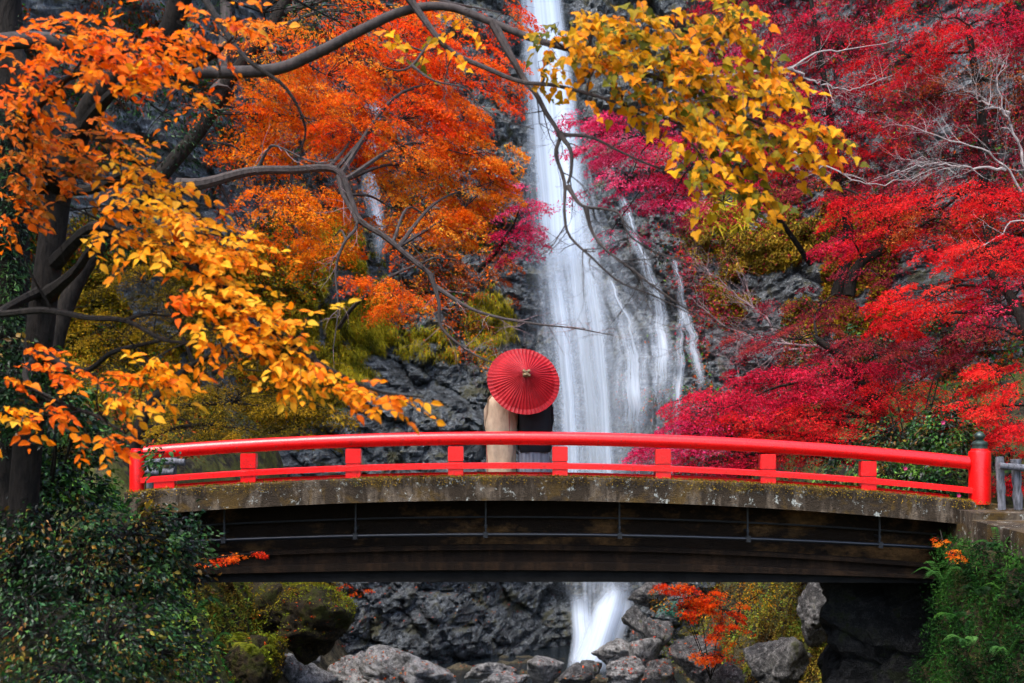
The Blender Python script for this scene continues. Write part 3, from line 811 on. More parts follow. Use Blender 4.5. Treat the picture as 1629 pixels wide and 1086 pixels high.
# man in black haori and grey striped hakama
mx_, my_, mz_ = 0.375, 23.2, DZ
man = thing('person', (mx_, my_, mz_), 'person in a black haori coat and grey striped hakama seen from behind', 'person')
HAND = np.array([0.115, 23.47, DZ+1.36])
k = 1.80/1.65
lw = (HAND - np.array([mx_, my_, mz_]))/k - np.array([0.02, 0.06, 0.02])
person_body((mx_, my_, mz_), 1.80, man, tuple(lw), (.16, .22, 1.04))
mb = MB()
rings = []
n = 72
for z, rx, ry in [(0.035, .265, .185), (0.3, .262, .18), (0.6, .25, .172), (0.9, .225, .155), (1.0, .205, .145)]:
    R = []
    for j in range(n):
        a = 2*math.pi*j/n; f = 1 + 0.045*(1 if (j//3) % 2 else -1)*sst(1.0, 0.2, z)
        R.append((mx_-0.01+rx*f*math.cos(a), my_+ry*f*math.sin(a), mz_+z*1.05))
    rings.append(R)
mb.loft(rings); hak = mb.build('hakama', M['hakama'], man)
mb = MB()
mb.loft([ring((mx_+dx, my_, mz_+z*1.05), rx, ry, 36, 2.4, fo, ph) for z, rx, ry, dx, fo, ph in
         [(0.475, .262, .19, 0.0, .03, 0), (0.52, .278, .20, 0.0, .03, .2), (0.6, .282, .20, .005, .028, .5), (0.72, .278, .196, .008, .025, .65), (0.85, .27, .19, .01, .02, .8), (1.1, .27, .18, .01, 0, 0), (1.28, .27, .165, .01, 0, 0),
          (1.39, .235, .14, 0.005, 0, 0), (1.45, .16, .11, 0, 0, 0), (1.50, .08, .08, 0, 0, 0)]])
hao = mb.build('haori', M['haori'], man, smooth=True)
sleeve('sleeve', (mx_-.20, my_, mz_+1.470), (mx_-.25, my_+.10, mz_+1.260), HAND - np.array([0.0, 0.06, 0.03]), 0.40, M['haori'], hao)
sleeve('sleeve', (mx_+.20, my_, mz_+1.470), (mx_+.265, my_+.04, mz_+1.208), (mx_+.17, my_+.22, mz_+1.113), 0.46, M['haori'], hao)
hx, hy, hz = mx_, my_+0.0, mz_+1.743
mb = MB(); mb.loft([ring((hx, hy-0.008, hz+z), rx, ry, 20, 2.0) for z, rx, ry in [(-.10, .06, .05), (-.05, .096, .09), (.02, .108, .108), (.07, .102, .104), (.108, .07, .075), (.124, .02, .02)]])
mb.build('hair', M['hair'], man, smooth=True)
for s in (-1, 1):
    MB().lathe([(.09, .005), (.10, .03), (.06, .055)], (mx_+s*.09, my_+.02, mz_), 12).build('tabi', M['tabi'], man, smooth=True)

# paper umbrella
UC = at(833, 606, 22.72); ax = nrm(np.array([0.15, -0.90, 0.40]))
ux = nrm(np.cross([0, 0, 1], ax)); uy = np.cross(ax, ux)
if ux[0] < 0: ux, uy = -ux, np.cross(ax, -ux)*-1
umb = thing('paper_umbrella', tuple(HAND - np.array([0, 0, 0.1])), 'red pleated paper umbrella held open behind two heads', 'umbrella')
NR, RU, HU = 52, 0.605, 0.27
mb = MB(); rings = []
prof = [(0.045, HU-0.012), (0.12, HU-0.055), (0.25, HU-0.125), (0.40, HU-0.195), (0.52, HU-0.262), (RU, 0.0)]
for r, z in prof:
    R = []
    for j in range(2*NR):
        a = math.pi*j/NR; fold = (0.0085 if j % 2 else 0.0) * min(1, r/0.3)
        sag = 0.010*float(vn(math.cos(a)*3, math.sin(a)*3, r*4, 21))*(r/RU)
        R.append(UC + ax*(z-fold+sag) + (ux*math.cos(a)+uy*math.sin(a))*(r*((1.0 if j % 2 == 0 else 0.99) + 0.010*float(vn(a*9, 0.3, 0.1, 22)))))
    rings.append(R)
mb.loft(rings, caps=False); can = mb.build('canopy', M['paper'], umb)
mb = MB()
for j in range(NR):
    a = 2*math.pi*j/NR; d = ux*math.cos(a)+uy*math.sin(a)
    mb.tube([UC + ax*(z+0.0005) + d*r for r, z in prof], 0.0028, 4)
mb.build('ribs', M['rib_red'], can, kind='stuff')
mb = MB(); mb.tube([UC + ax*(HU+0.03), UC + ax*0.1, UC - ax*0.88], 0.012, 10); mb.build('shaft', M['bamboo'], umb, smooth=True)
mb = MB(); mb.lathe([(0.06, 0), (0.058, 0.02), (0.05, 0.05), (0.03, 0.07)], (0, 0, 0), 12)
R3 = np.stack([ux, uy, ax], 1); mb.v = [tuple(R3 @ np.array(v) + UC + ax*(HU-0.03)) for v in mb.v]
tip = mb.build('tip_cover', M['tipwrap'], umb, smooth=True)
mb = MB()
for j in range(4):
    a = math.pi/4+math.pi/2*j; d = ux*math.cos(a)+uy*math.sin(a); c = UC + ax*(HU+0.02) + d*0.042
    mb.tube([c - d*0.035 - ax*0.02, c - d*0.012 + ax*0.012, c + d*0.02 + ax*0.008, c + d*0.038 - ax*0.022], [0.012, 0.026, 0.026, 0.010], 7)
mb.build('knot_folds', M['tipwrap'], tip, smooth=True)

# ------------------------------------------------------------------ boulders
def boulder(px, py, Y, w, h, label, mat='boulder', d=None, seed=0, rot=0.0, group=None, name='boulder', sub=4):
    """px,py: centre of the visible stone; w,h its size in photograph pixels"""
    r = np.random.default_rng(seed+500)
    bm = bmesh.new(); bmesh.ops.create_icosphere(bm, subdivisions=sub, radius=1.0)
    V = np.array([v.co for v in bm.verts]); 
    N = nrm(r.normal(size=(16, 3))); D = r.uniform(0.62, 1.0, 16)
    dots = V @ N.T; rad = np.where(dots > 0.05, D/np.maximum(dots, 0.05), 9)
    k = 14.0
    rr = -np.log(np.sum(np.exp(-k*np.minimum(rad, 2.2)), axis=1))/k
    o = r.uniform(0, 90)
    cc, ee, vv = cells(V[:, 0]*2.2+o, V[:, 1]*2.2, V[:, 2]*3.0, 31)
    rr = rr * (1 + 0.15*fbm(V[:, 0]*1.6+o, V[:, 1]*1.6, V[:, 2]*1.6, 4, 3, True) + 0.09*fbm(V[:, 0]*5+o, V[:, 1]*5, V[:, 2]*8, 4, 8, True) + 0.14*(vv-0.5) - 0.07*np.exp(-ee*10))
    W = V*rr[:, None]
    lo, hi = W.min(0), W.max(0); W = (W-(lo+hi)/2)/(hi-lo)*2
    sx = w/F*Y/2; sz = h/F*Y/2; sy = d if d else 0.5*(sx+sz)
    W = W*np.array([sx, sy, sz])
    c, s_ = math.cos(rot), math.sin(rot); W = np.stack([W[:, 0]*c-W[:, 2]*s_, W[:, 1], W[:, 0]*s_+W[:, 2]*c], -1)
    for v, p in zip(bm.verts, W): v.co = p
    me = bpy.data.meshes.new(name); bm.to_mesh(me); bm.free()
    me.polygons.foreach_set('use_smooth', np.ones(len(me.polygons), bool))
    o = link(name, me, M[mat], label=label, cat='rock', group=group)
    o.location = tuple(at(px, py, Y))
    return o

B = [
 (655, 1072, 36.0, 165, 92, 'large pale grey boulder with a rounded back, biggest on the stream bed', 'boulder'),
 (562, 1075, 36.6, 90, 80, 'grey boulder wedged between the largest pale boulder and the streaked one', 'boulder'),
 (488, 1080, 35.0, 96, 90, 'grey boulder with white streaks below the big mossy rock', 'boulder'),
 (497, 1040, 35.9, 30, 32, 'small pointed stone perched on the white-streaked boulder', 'boulder'),
 (780, 1066, 38.5, 85, 30, 'low flat pale stone next to the largest boulder', 'boulder'),
 (800, 1090, 35.5, 90, 42, 'smooth bluish white slab at the bottom edge of the stream bed', 'boulder'),
 (868, 1070, 37.5, 60, 55, 'tan grey upright boulder in front of the dark rock wall', 'boulder'),
 (916, 1075, 37.0, 62, 42, 'blocky brown grey boulder just below the foot of the cascade', 'boulder_dark'),
 (940, 1062, 39.5, 36, 26, 'small dark stone at the foot of the white cascade', 'boulder_dark'),
 (982, 1040, 39.6, 85, 50, 'sloping grey slab that hems in the cascade', 'boulder'),
 (995, 1078, 36.5, 66, 74, 'round light boulder with white lichen beside the sloping slab', 'boulder'),
 (1025, 1038, 37.8, 52, 54, 'blue grey boulder with bright patches above the lichen boulder', 'boulder'),
 (1048, 1078, 36.0, 58, 60, 'dark cracked boulder below the orange seedling maple', 'boulder_dark'),
 (1050, 1010, 38.6, 50, 60, 'brown upright rock under the blue green fern', 'boulder_dark'),
 (1012, 985, 41.0, 46, 46, 'dark knobbly rock at the side of the cascade', 'boulder_dark'),
 (1030, 945, 41.5, 64, 54, 'purple grey rock just beneath the bridge beside the cascade', 'boulder_dark'),
 (1105, 1052, 35.0, 86, 84, 'broad dark stone at the base of the orange seedling slope', 'boulder_dark'),
 (1150, 1082, 33.5, 70, 56, 'rounded grey stone at the bottom edge under the orange twigs', 'boulder_dark'),
 (1305, 975, 29.0, 76, 110, 'tall weathered grey rock by the dark bridge abutment', 'boulder_dark'),
 (1245, 1060, 29.5, 110, 100, 'dark shaded rock at the foot of the tall weathered rock', 'boulder_dark'),
 (490, 990, 33.0, 155, 130, 'big overhanging rock covered in ochre and green moss', 'boulder_moss'),
 (400, 1062, 30.0, 110, 110, 'mossy brown rock under the yellow green fern', 'boulder_moss'),
 (415, 965, 33.8, 150, 90, 'mossy ledge rock topped with bright green moss under the bridge', 'boulder_moss'),
]
MOSSY = []
for i, b in enumerate(B):
    bo = boulder(*b[:5], b[5], b[6], d=(1.4 if b[3] > 140 else None), seed=i*7, rot=rng.uniform(-0.15, 0.15), name='boulder' if b[3] > 40 else 'stone', sub=5 if b[3] > 60 else 4)
    if b[6] == 'boulder_moss': MOSSY.append(bo)

# ------------------------------------------------------------------ foliage machinery
MAPLE = (np.array([(0, 0, 0), (.66, .5, -.10), (.17, .42, .04), (0, 1, -.16), (-.17, .42, .04), (-.66, .5, -.10)]),
         np.array([(0, 1, 2), (0, 2, 3), (0, 3, 4), (0, 4, 5)]))
DIAM = (np.array([(0, 0, 0), (.26, .45, .05), (0, 1, -.10), (-.26, .45, .05)]), np.array([(0, 1, 2), (0, 2, 3)]))
OVAL = (np.array([(0, 0, 0), (.24, .26, .06), (.27, .52, .06), (.14, .82, .0), (0, 1.05, -.10), (-.14, .82, .0), (-.27, .52, .06), (-.24, .26, .06), (0, .30, -.02), (0, .62, -.02)]),
        np.array([(0, 1, 8), (1, 2, 9), (1, 9, 8), (2, 3, 9), (3, 4, 9), (4, 5, 9), (5, 6, 9), (6, 7, 8), (6, 8, 9), (7, 0, 8)]))
HEART = (np.array([(0, .06, 0), (.20, -.06, .03), (.42, .10, .07), (.46, .36, .07), (.26, .56, .05), (.20, .74, .0), (0, 1.08, -.14), (-.20, .74, .0), (-.26, .56, .05), (-.46, .36, .07), (-.42, .10, .07), (-.20, -.06, .03), (0, .45, -.03)]),
         np.array([(12, i, i+1) for i in range(12-1)] + [(12, 11, 0)]))
NARROW = (np.array([(0, 0, 0), (.16, .35, .04), (.12, .75, .03), (0, 1.08, -.08), (-.12, .75, .03), (-.16, .35, .04)]),
          np.array([(0, 1, 2), (0, 2, 3), (0, 3, 4), (0, 4, 5)]))
BLADE = (np.array([(-.03, 0, 0), (.03, 0, 0), (.02, .6, .02), (0, 1.0, -.18), (-.02, .6, .02)]), np.array([(0, 1, 2), (0, 2, 4), (4, 2, 3)]))

def leaf_mesh(name, P, A, N, L, C, tm, vary=0.0):
    A = nrm(A); N = nrm(N - A*np.sum(N*A, -1, keepdims=True)); S = np.cross(A, N)
    tv, tf = tm; n, k = len(P), len(tv)
    W = np.repeat(tv[None], n, 0)
    if vary:      # width, curl and a slight twist differ from leaf to leaf
        W[:, :, 0] *= rng.uniform(1-vary, 1+vary, (n, 1)); cu = rng.normal(-0.05, 0.25*vary*2, (n, 1))
        W[:, :, 2] += cu*W[:, :, 1]**2 + rng.normal(0, 0.35*vary, (n, 1))*W[:, :, 0]*W[:, :, 1] + rng.normal(0.1, 0.5*vary, (n, 1))*np.abs(W[:, :, 0])
    V = P[:, None] + L[:, None, None]*(W[:, :, 0:1]*S[:, None] + W[:, :, 1:2]*A[:, None] + W[:, :, 2:3]*N[:, None])
    Fc = tf[None] + (np.arange(n)*k)[:, None, None]
    return mesh_np(name, V.reshape(-1, 3), Fc.reshape(-1, 3), False, np.repeat(C, k, 0))

def palette(cols, t, val=0.18):
    """cols: display colours; t in 0..1 picks along them; small light/dark difference from leaf to leaf"""
    c = np.array([lin(x) for x in cols]); t = np.clip(t, 0, 1)*(len(c)-1)
    i = np.minimum(t.astype(int), len(c)-2); u = (t-i)[:, None]
    k = c[i]*(1-u)+c[i+1]*u
    return np.clip(k*np.exp(rng.normal(0, val, (len(t), 1))), 0, 0.95)

def fan(c, d, r, n, thick=0.10, droop=0.35, spread=1.25, jit=0.55):
    """one flat spray of leaves reaching from c in direction d"""
    d = np.array(d, float); d[2] *= 0.35; d = nrm(d); s = nrm(np.cross([0, 0, 1], d)); up = np.cross(d, s)
    q = np.sqrt(rng.uniform(0.0, 1, n))*r; a = rng.normal(0, spread*0.5, n)
    x, y = q*np.cos(a), q*np.sin(a)
    P = c + x[:, None]*d + y[:, None]*s + (rng.normal(0, thick*r, n) - droop*q*q/r)[:, None]*np.array([0, 0, 1.0])
    A = nrm(np.cos(a)[:, None]*d + np.sin(a)[:, None]*s + rng.normal(0, 0.45, (n, 3)) + np.array([0, 0, -0.45]))
    N = up + rng.normal(0, jit, (n, 3))
    return P, A, N

class Tree:
    def __init__(s, name, label, cat, base, bark, leafmat='leaf', group=None):
        s.o = thing(name, base, label, cat, group); s.bark = M[bark]; s.lm = M[leafmat]
        s.P = []; s.A = []; s.N = []; s.L = []; s.C = []
        s.nodes = []        # points where limbs may start: (pos, radius)
    def limb(s, pts, r0, r1, name='branch', n=None, sides=8, keep=True, wob=0.0, mat=None):
        P = np.array([at(*p) if len(p) == 3 else p for p in pts], float) if not isinstance(pts, np.ndarray) else pts
        n = n or max(6, 5*len(P)); Q = spline(P, n)
        if wob: Q[1:-1] += rng.normal(0, wob, (n-2, 3))
        R = np.linspace(r0, r1, n)
        if name == 'branch': R = R*(1 + 0.7*np.exp(-np.linspace(0, 1, n)*14))
        mb = MB().tube(Q, R, sides)
        if keep: s.nodes += [(q, r) for q, r in zip(Q, R)]
        o = mb.build(name, mat or s.bark, s.o, smooth=True)
        return Q, R, o
    def near(s, p):
        D = np.array([np.linalg.norm(q-p) + 0.9*max(0, q[2]-p[2]) for q, r in s.nodes]); i = int(np.argmin(D)); return s.nodes[i]
    def leaves(s, P, A, N, L, C):
        s.P.append(P); s.A.append(A); s.N.append(N); s.L.append(np.broadcast_to(L, (len(P),)).copy()); s.C.append(C)
    def blob(s, px, py, Y, rx, ry, rd, n, sr, m, cols, ll=0.06, tmix=(0.0, 1.0), droop=0.35, lean=None, thick=0.10, jit=0.55, limb=True, val=0.18, tj=0.16, twr=0.006):
        """a mass of n sprays inside an ellipsoid (px,py,Y; rx,ry in photo pixels, rd in metres) fed by one branch"""
        c = at(px, py, Y); k = Y/F
        root, rr = s.near(c)
        mb = MB(); pts = [root]
        if limb:
            mid = (root+c)/2 + np.array([0, 0, 0.10*np.linalg.norm(c-root)]) + rng.normal(0, 0.12, 3)
            Q = spline(np.array([root, mid, c]), 12); r0 = min(rr*0.8, 0.02+0.012*np.linalg.norm(c-root))
            mb.tube(Q, np.linspace(r0, 0.010, 12), 6); pts = Q
        pts = np.asarray(pts)
        for _ in range(n):
            v = rng.normal(size=3); v = v/np.linalg.norm(v)*rng.uniform(0.15, 1.0)**0.45
            p = c + np.array([v[0]*rx*k, v[1]*rd, v[2]*ry*k])
            j = int(np.argmin(np.linalg.norm(pts-p, axis=1))); a = pts[j]
            d = p-a; dl = np.linalg.norm(d)+1e-6
            d = d/dl + 0.35*rng.normal(size=3)
            if lean is not None: d = d + np.array(lean)
            tw = spline(np.array([a, a+(p-a)*0.5+np.array([0, 0, 0.12*dl])+rng.normal(0, 0.05*dl, 3), p]), 5)
            mb.tube(tw, np.linspace(twr*1.6, twr*0.6, 5), 3, False)
            R = sr*rng.uniform(0.65, 1.3); dd = nrm(np.array([d[0], d[1], d[2]*0.4]))
            for _k in range(2):
                e = p + R*0.8*nrm(dd+0.5*rng.normal(size=3)*np.array([1, 1, 0.3])) + np.array([0, 0, -droop*R*0.6])
                mb.tube([p, (p+e)/2+np.array([0, 0, 0.04*R]), e], [twr*0.7, twr*0.5, twr*0.3], 3, False)
            nn = max(4, int(m*rng.uniform(0.6, 1.4)))
            P, A, N = fan(p-dd*R*0.25, dd, R, nn, thick, droop, jit=jit)
            t = rng.uniform(*tmix) + rng.normal(0, tj, nn)
            s.leaves(P, A, N, ll*rng.uniform(0.65, 1.2, nn), palette(cols, t, val))
        mb.build('branch', s.bark, s.o)
    def build(s, tm, parts=0, name='crown', leafname='leaf'):
        if not s.P: return
        P, A, N, L, C = (np.concatenate(v) for v in (s.P, s.A, s.N, s.L, s.C))
        sel = np.zeros(len(P), bool)
        if parts:   # the leaves that show largest in the picture become single leaves
            px = CX + F*P[:, 0]/P[:, 1]; py = HY - F*P[:, 2]/P[:, 1]
            An = nrm(A); Nn = nrm(N - An*np.sum(N*An, -1, keepdims=True))
            score = (L/P[:, 1])**2*np.abs(np.sum(Nn*nrm(P), -1))*((px > 5) & (px < 1624) & (py > 5) & (py < 1080))
            sel[np.argsort(-score)[:parts]] = True
            groups = {}
            for i in np.where(sel)[0]: groups.setdefault(tuple((C[i]*10).astype(int)), []).append(i)
            for g in groups.values():   # alike leaves share mesh data
                cc = C[g].mean(0); tv, tf = tm
                var = []
                for _ in range(min(3, len(g))):
                    w = tv.copy(); w[:, 0] *= rng.uniform(0.75, 1.2); w[:, 2] += rng.normal(-0.06, 0.16)*w[:, 1]**2 + rng.normal(0, 0.15)*w[:, 0]*w[:, 1] + rng.normal(0.08, 0.18)*np.abs(w[:, 0])
                    me = mesh_np(leafname, w, tf, False, np.repeat(cc[None], len(tv), 0)); me.materials.append(s.lm); var.append(me)
                for i in g:
                    me = var[i % len(var)]
                    a = nrm(A[i]); nn = nrm(N[i]-a*np.dot(N[i], a)); sd = np.cross(a, nn)
                    o = link(leafname, me, None, s.o)
                    m4 = Matrix.Identity(4)
                    for r in range(3):
                        m4[r][0], m4[r][1], m4[r][2], m4[r][3] = sd[r]*L[i], a[r]*L[i], nn[r]*L[i], P[i][r]
                    o.matrix_basis = m4
        u = ~sel
        if u.any(): link(name, leaf_mesh(name, P[u], A[u], N[u], L[u], C[u], tm, 0.3), s.lm, s.o, kind='stuff')

def twiggy(mb, P, R, n, ln, depth=1, up=0.1, sides=4, plane=None):
    """random forking twigs off a limb"""
    for _ in range(n):
        i = rng.integers(1, len(P)); a = P[i]; t = nrm(P[min(i+1, len(P)-1)]-P[i-1])
        d = nrm(t*rng.uniform(0.3, 1.0) + rng.normal(0, 0.55, 3)*np.array([1, 0.8, 0.8]) + np.array([0, 0, up]))
        l = ln*rng.uniform(0.4, 1.2); Q = [a]
        dd = d
        for k in range(4):
            dd = nrm(dd + rng.normal(0, 0.22, 3)); Q.append(Q[-1]+dd*l/4)
        Q = np.array(Q); r = max(0.0016, min(R[i]*0.55, 0.004+0.006*l))
        mb.tube(Q, np.linspace(r, max(0.0012, r*0.3), 5), sides, False)
        if depth > 0: twiggy(mb, Q, np.linspace(r, r*0.4, 5), max(2, n//4), ln*0.5, depth-1, up, 3)

ORANGE = [(190, 58, 8), (240, 92, 14), (255, 120, 18), (255, 145, 32), (255, 172, 60)]
ORRED = [(206, 40, 14), (246, 72, 14), (255, 100, 18), (255, 128, 28)]
GOLD = [(206, 92, 8), (250, 132, 10), (255, 154, 16), (255, 174, 30), (255, 190, 56)]
DEEPOR = [(204, 72, 6), (250, 106, 8), (255, 126, 12), (255, 148, 24)]
OLIVOR = [(92, 66, 12), (150, 92, 12), (220, 104, 12), (250, 132, 20)]
YELLOW = [(84, 90, 22), (136, 124, 22), (196, 148, 20), (232, 156, 16), (250, 168, 22), (244, 134, 16)]
CRIM = [(120, 6, 32), (188, 14, 50), (224, 26, 64), (244, 62, 96)]
PINK = [(160, 10, 56), (214, 24, 84), (238, 54, 112), (246, 110, 146)]
RED = [(136, 8, 20), (210, 16, 32), (238, 28, 38), (252, 60, 48)]
BRED = [(176, 10, 28), (236, 20, 34), (252, 36, 36), (255, 70, 52)]
RUST = [(80, 30, 12), (130, 54, 20), (176, 82, 28), (200, 112, 44)]
MAROON = [(84, 14, 28), (128, 24, 44), (166, 38, 62), (160, 64, 52)]
OLIVE = [(52, 46, 8), (98, 84, 12), (138, 112, 16), (172, 132, 26)]
YGREEN = [(54, 54, 10), (108, 102, 16), (156, 140, 24), (186, 160, 40)]
GREEN = [(10, 26, 10), (24, 58, 22), (44, 92, 30), (92, 128, 44)]
DGREEN = [(6, 16, 8), (14, 40, 18), (26, 66, 30), (66, 100, 42)]
FERN = [(20, 46, 18), (38, 80, 32), (66, 112, 46), (96, 144, 70)]
BROWN = [(34, 22, 12), (72, 44, 20), (118, 72, 30), (150, 98, 48)]

# ------------------------------------------------------------------ orange maple behind the bridge, with its long bare limb
t = Tree('maple_tree', 'orange maple on the bank with a long bare limb reaching to the umbrella', 'tree', at(60, 750, 28), 'bark_grey')
t.limb([(60, 760, 28), (75, 600, 28), (125, 440, 28), (225, 315, 28), (318, 205, 28), (362, 130, 28), (420, 60, 28.2), (470, -30, 28.5)], 0.20, 0.12, 'trunk', 40, 12, mat=M['bark'])
t.limb([(352, 150, 28), (355, 100, 28.4), (360, 20, 28.8), (350, -80, 29)], 0.16, 0.10, 'branch', 16, 8)
Q, R, o = t.limb([(285, 296, 27.6), (330, 290, 27.4), (400, 272, 27.2), (470, 270, 27), (535, 270, 26.8), (558, 318, 26.7), (572, 350, 26.6), (612, 376, 26.5), (650, 408, 26.4), (685, 436, 26.3)], 0.105, 0.045, 'branch', 44, 8)
mb = MB(); twiggy(mb, Q[12:], R[12:], 26, 0.9, 1); mb.build('twigs', t.bark, t.o, kind='stuff')
for pts, r0, r1, k in (
    ([(685, 436, 26.3), (698, 480, 26.2), (702, 520, 26.2), (738, 553, 26.1), (772, 572, 26), (800, 580, 26)], 0.042, 0.012, 14),
    ([(692, 455, 26.3), (748, 490, 26), (800, 506, 25.8), (860, 516, 25.6), (915, 522, 25.5), (975, 533, 25.5)], 0.036, 0.007, 20),
    ([(540, 280, 26.8), (546, 310, 26.6), (568, 356, 26.4), (548, 385, 26.2), (534, 430, 26.2), (538, 490, 26.1), (530, 555, 26.1)], 0.05, 0.010, 16),
    ([(410, 268, 27.2), (425, 240, 27), (440, 232, 26.8), (500, 258, 26.5), (545, 252, 26.3)], 0.035, 0.008, 12)):
    Q, R, o = t.limb(pts, r0, r1, 'branch', 26, 7)
    mb = MB(); twiggy(mb, Q, R, k, 0.7, 1); mb.build('twigs', M['bark_mauve'], t.o, kind='stuff')
for b in [  # px, py, Y, rx, ry, depth, sprays, spray radius, leaves, colours
    (640, 60, 28.6, 130, 70, 1.6, 46, 0.55, 150, ORRED), (520, 120, 28.4, 110, 70, 1.5, 42, 0.55, 150, ORANGE), (740, 130, 28.2, 90, 70, 1.3, 34, 0.5, 150, ORRED),
    (640, 190, 28, 130, 55, 1.5, 46, 0.55, 150, ORRED), (740, 245, 28, 90, 45, 1.2, 32, 0.5, 150, ORANGE), (780, 290, 28.2, 46, 40, 0.8, 14, 0.42, 130, ORANGE),
    (430, 90, 28.6, 80, 70, 1.4, 26, 0.5, 140, ORANGE), (420, 180, 28.4, 90, 45, 1.2, 28, 0.5, 140, DEEPOR), (470, 330, 27.6, 95, 40, 1.2, 30, 0.5, 140, DEEPOR),
    (560, 215, 28.2, 70, 40, 1.0, 18, 0.45, 130, ORANGE), (690, 355, 27.8, 80, 32, 1.0, 22, 0.45, 130, ORANGE), (740, 330, 28, 60, 40, 0.8, 14, 0.4, 120, DEEPOR),
    (620, 330, 28.4, 50, 36, 0.8, 10, 0.4, 110, ORANGE), (400, 250, 28.6, 80, 40, 1.0, 16, 0.45, 120, DEEPOR), (400, 380, 28, 60, 40, 1.0, 14, 0.45, 120, DEEPOR), (500, 190, 28.8, 100, 60, 1.2, 24, 0.5, 140, ORANGE), (600, 120, 29.2, 160, 90, 1.2, 36, 0.55, 140, ORRED), (690, 280, 28.6, 100, 40, 1.0, 20, 0.45, 120, ORANGE), (590, 270, 28.8, 60, 30, 0.8, 10, 0.45, 110, ORANGE), (520, 395, 27.4, 70, 26, 0.8, 16, 0.42, 130, DEEPOR), (560, 10, 29, 160, 36, 1.4, 26, 0.5, 140, ORANGE), (800, 20, 28.6, 60, 40, 1, 10, 0.45, 100, ORRED)]:
    b = (*b[:7], b[7]*1.15, *b[8:])
    t.blob(*b, ll=0.062, tmix=(0.25, 1.0), droop=0.55, lean=(0.55, -0.2, -0.1), thick=0.06, jit=0.6, val=0.24)
t.build(MAPLE)

# rust coloured maple sprays low on the cliff beside the falls
t = Tree('maple_tree', 'small rust orange maple clinging to the dark rock above the umbrella', 'tree', at(540, 520, 42), 'bark_grey')
t.limb([(540, 520, 42), (560, 490, 40), (590, 465, 38.5), (620, 440, 38), (690, 410, 38)], 0.07, 0.03, 'trunk', 24, 8)
for b in [(625, 470, 37.6, 70, 28, 1, 18, 0.6, 130, ORANGE), (590, 450, 38, 50, 20, 1, 10, 0.5, 110, DEEPOR), (700, 420, 38.5, 60, 40, 1, 10, 0.5, 70, RUST), (770, 450, 39, 46, 60, 1, 12, 0.5, 60, RUST),
          (740, 520, 39, 50, 50, 1, 9, 0.45, 45, RUST), (660, 390, 38.5, 60, 30, 1, 8, 0.5, 60, DEEPOR)]:
    t.blob(*b, ll=0.075, tmix=(0.1, 0.8), droop=0.6)
t.build(MAPLE)

# ------------------------------------------------------------------ red and crimson maples on the far bank
def red_tree(label, trunk, r0, blobs, ll=0.07, tm=MAPLE, droop=0.45, bark='bark', tmix=(0.05, 1.0), name='maple_tree', lean=(-0.6, -0.2, -0.1)):
    t = Tree(name, label, 'tree', at(*trunk[0]), bark, group='maples of the gorge')
    t.limb(trunk, r0, r0*0.35, 'trunk', 30, 9)
    for b in blobs: t.blob(*b[:3], b[3]*1.05, b[4]*1.15, b[5], int(b[6]*1.1), b[7]*1.2, int(b[8]*1.05), b[9], ll=ll*0.80, tmix=tmix, droop=droop, lean=lean, thick=0.06, jit=0.6, val=0.28, tj=0.22, twr=0.007)
    t.build(tm)
    return t
red_tree('pink red maple leaning over the waterfall beneath the yellow leaves', [(1290, 420, 42), (1240, 350, 41), (1180, 290, 40), (1100, 250, 39.5), (1010, 215, 39)], 0.09,
    [(960, 215, 39, 70, 36, 1.2, 20, 0.6, 130, PINK), (1030, 230, 39, 80, 40, 1.2, 22, 0.65, 140, PINK), (1100, 250, 39.3, 80, 50, 1.2, 24, 0.65, 140, CRIM), (1000, 290, 39, 90, 32, 1.2, 18, 0.6, 110, PINK),
     (1060, 330, 39.3, 80, 30, 1.2, 18, 0.6, 110, PINK), (1150, 320, 39.8, 70, 36, 1.2, 16, 0.6, 110, CRIM), (970, 370, 39.5, 50, 26, 0.9, 6, 0.5, 50, PINK), (930, 190, 38.8, 40, 24, 0.8, 8, 0.5, 90, PINK)], 0.085)
red_tree('small pink red maple on the rock at the near side of the waterfall', [(760, 430, 44), (790, 400, 43.5), (820, 350, 43)], 0.10,
    [(832, 330, 42.8, 30, 40, 0.8, 11, 0.55, 110, PINK), (820, 380, 42.8, 40, 30, 0.8, 12, 0.55, 110, PINK), (790, 360, 43, 30, 40, 0.8, 8, 0.5, 90, CRIM)], 0.09)
red_tree('dark crimson maple high on the slope behind pale bare branches', [(1330, 470, 41), (1350, 380, 41), (1330, 250, 41), (1310, 120, 41), (1290, 0, 41)], 0.18,
    [(1240, 40, 41, 90, 50, 1.5, 26, 0.7, 120, CRIM), (1340, 70, 41, 100, 60, 1.5, 32, 0.7, 120, CRIM), (1290, 170, 40.5, 110, 50, 1.5, 30, 0.7, 110, CRIM), (1390, 180, 40.5, 90, 60, 1.5, 28, 0.7, 110, MAROON),
     (1330, 230, 40, 110, 40, 1.5, 26, 0.65, 110, RED), (1230, 230, 40, 80, 50, 1.3, 20, 0.65, 110, CRIM), (1350, 290, 40, 100, 40, 1.3, 22, 0.65, 100, MAROON), (1170, 130, 41, 60, 60, 1.2, 16, 0.65, 110, PINK),
     (1150, 20, 42, 70, 50, 1.2, 14, 0.65, 110, CRIM)], 0.085, tmix=(-0.1, 0.75))
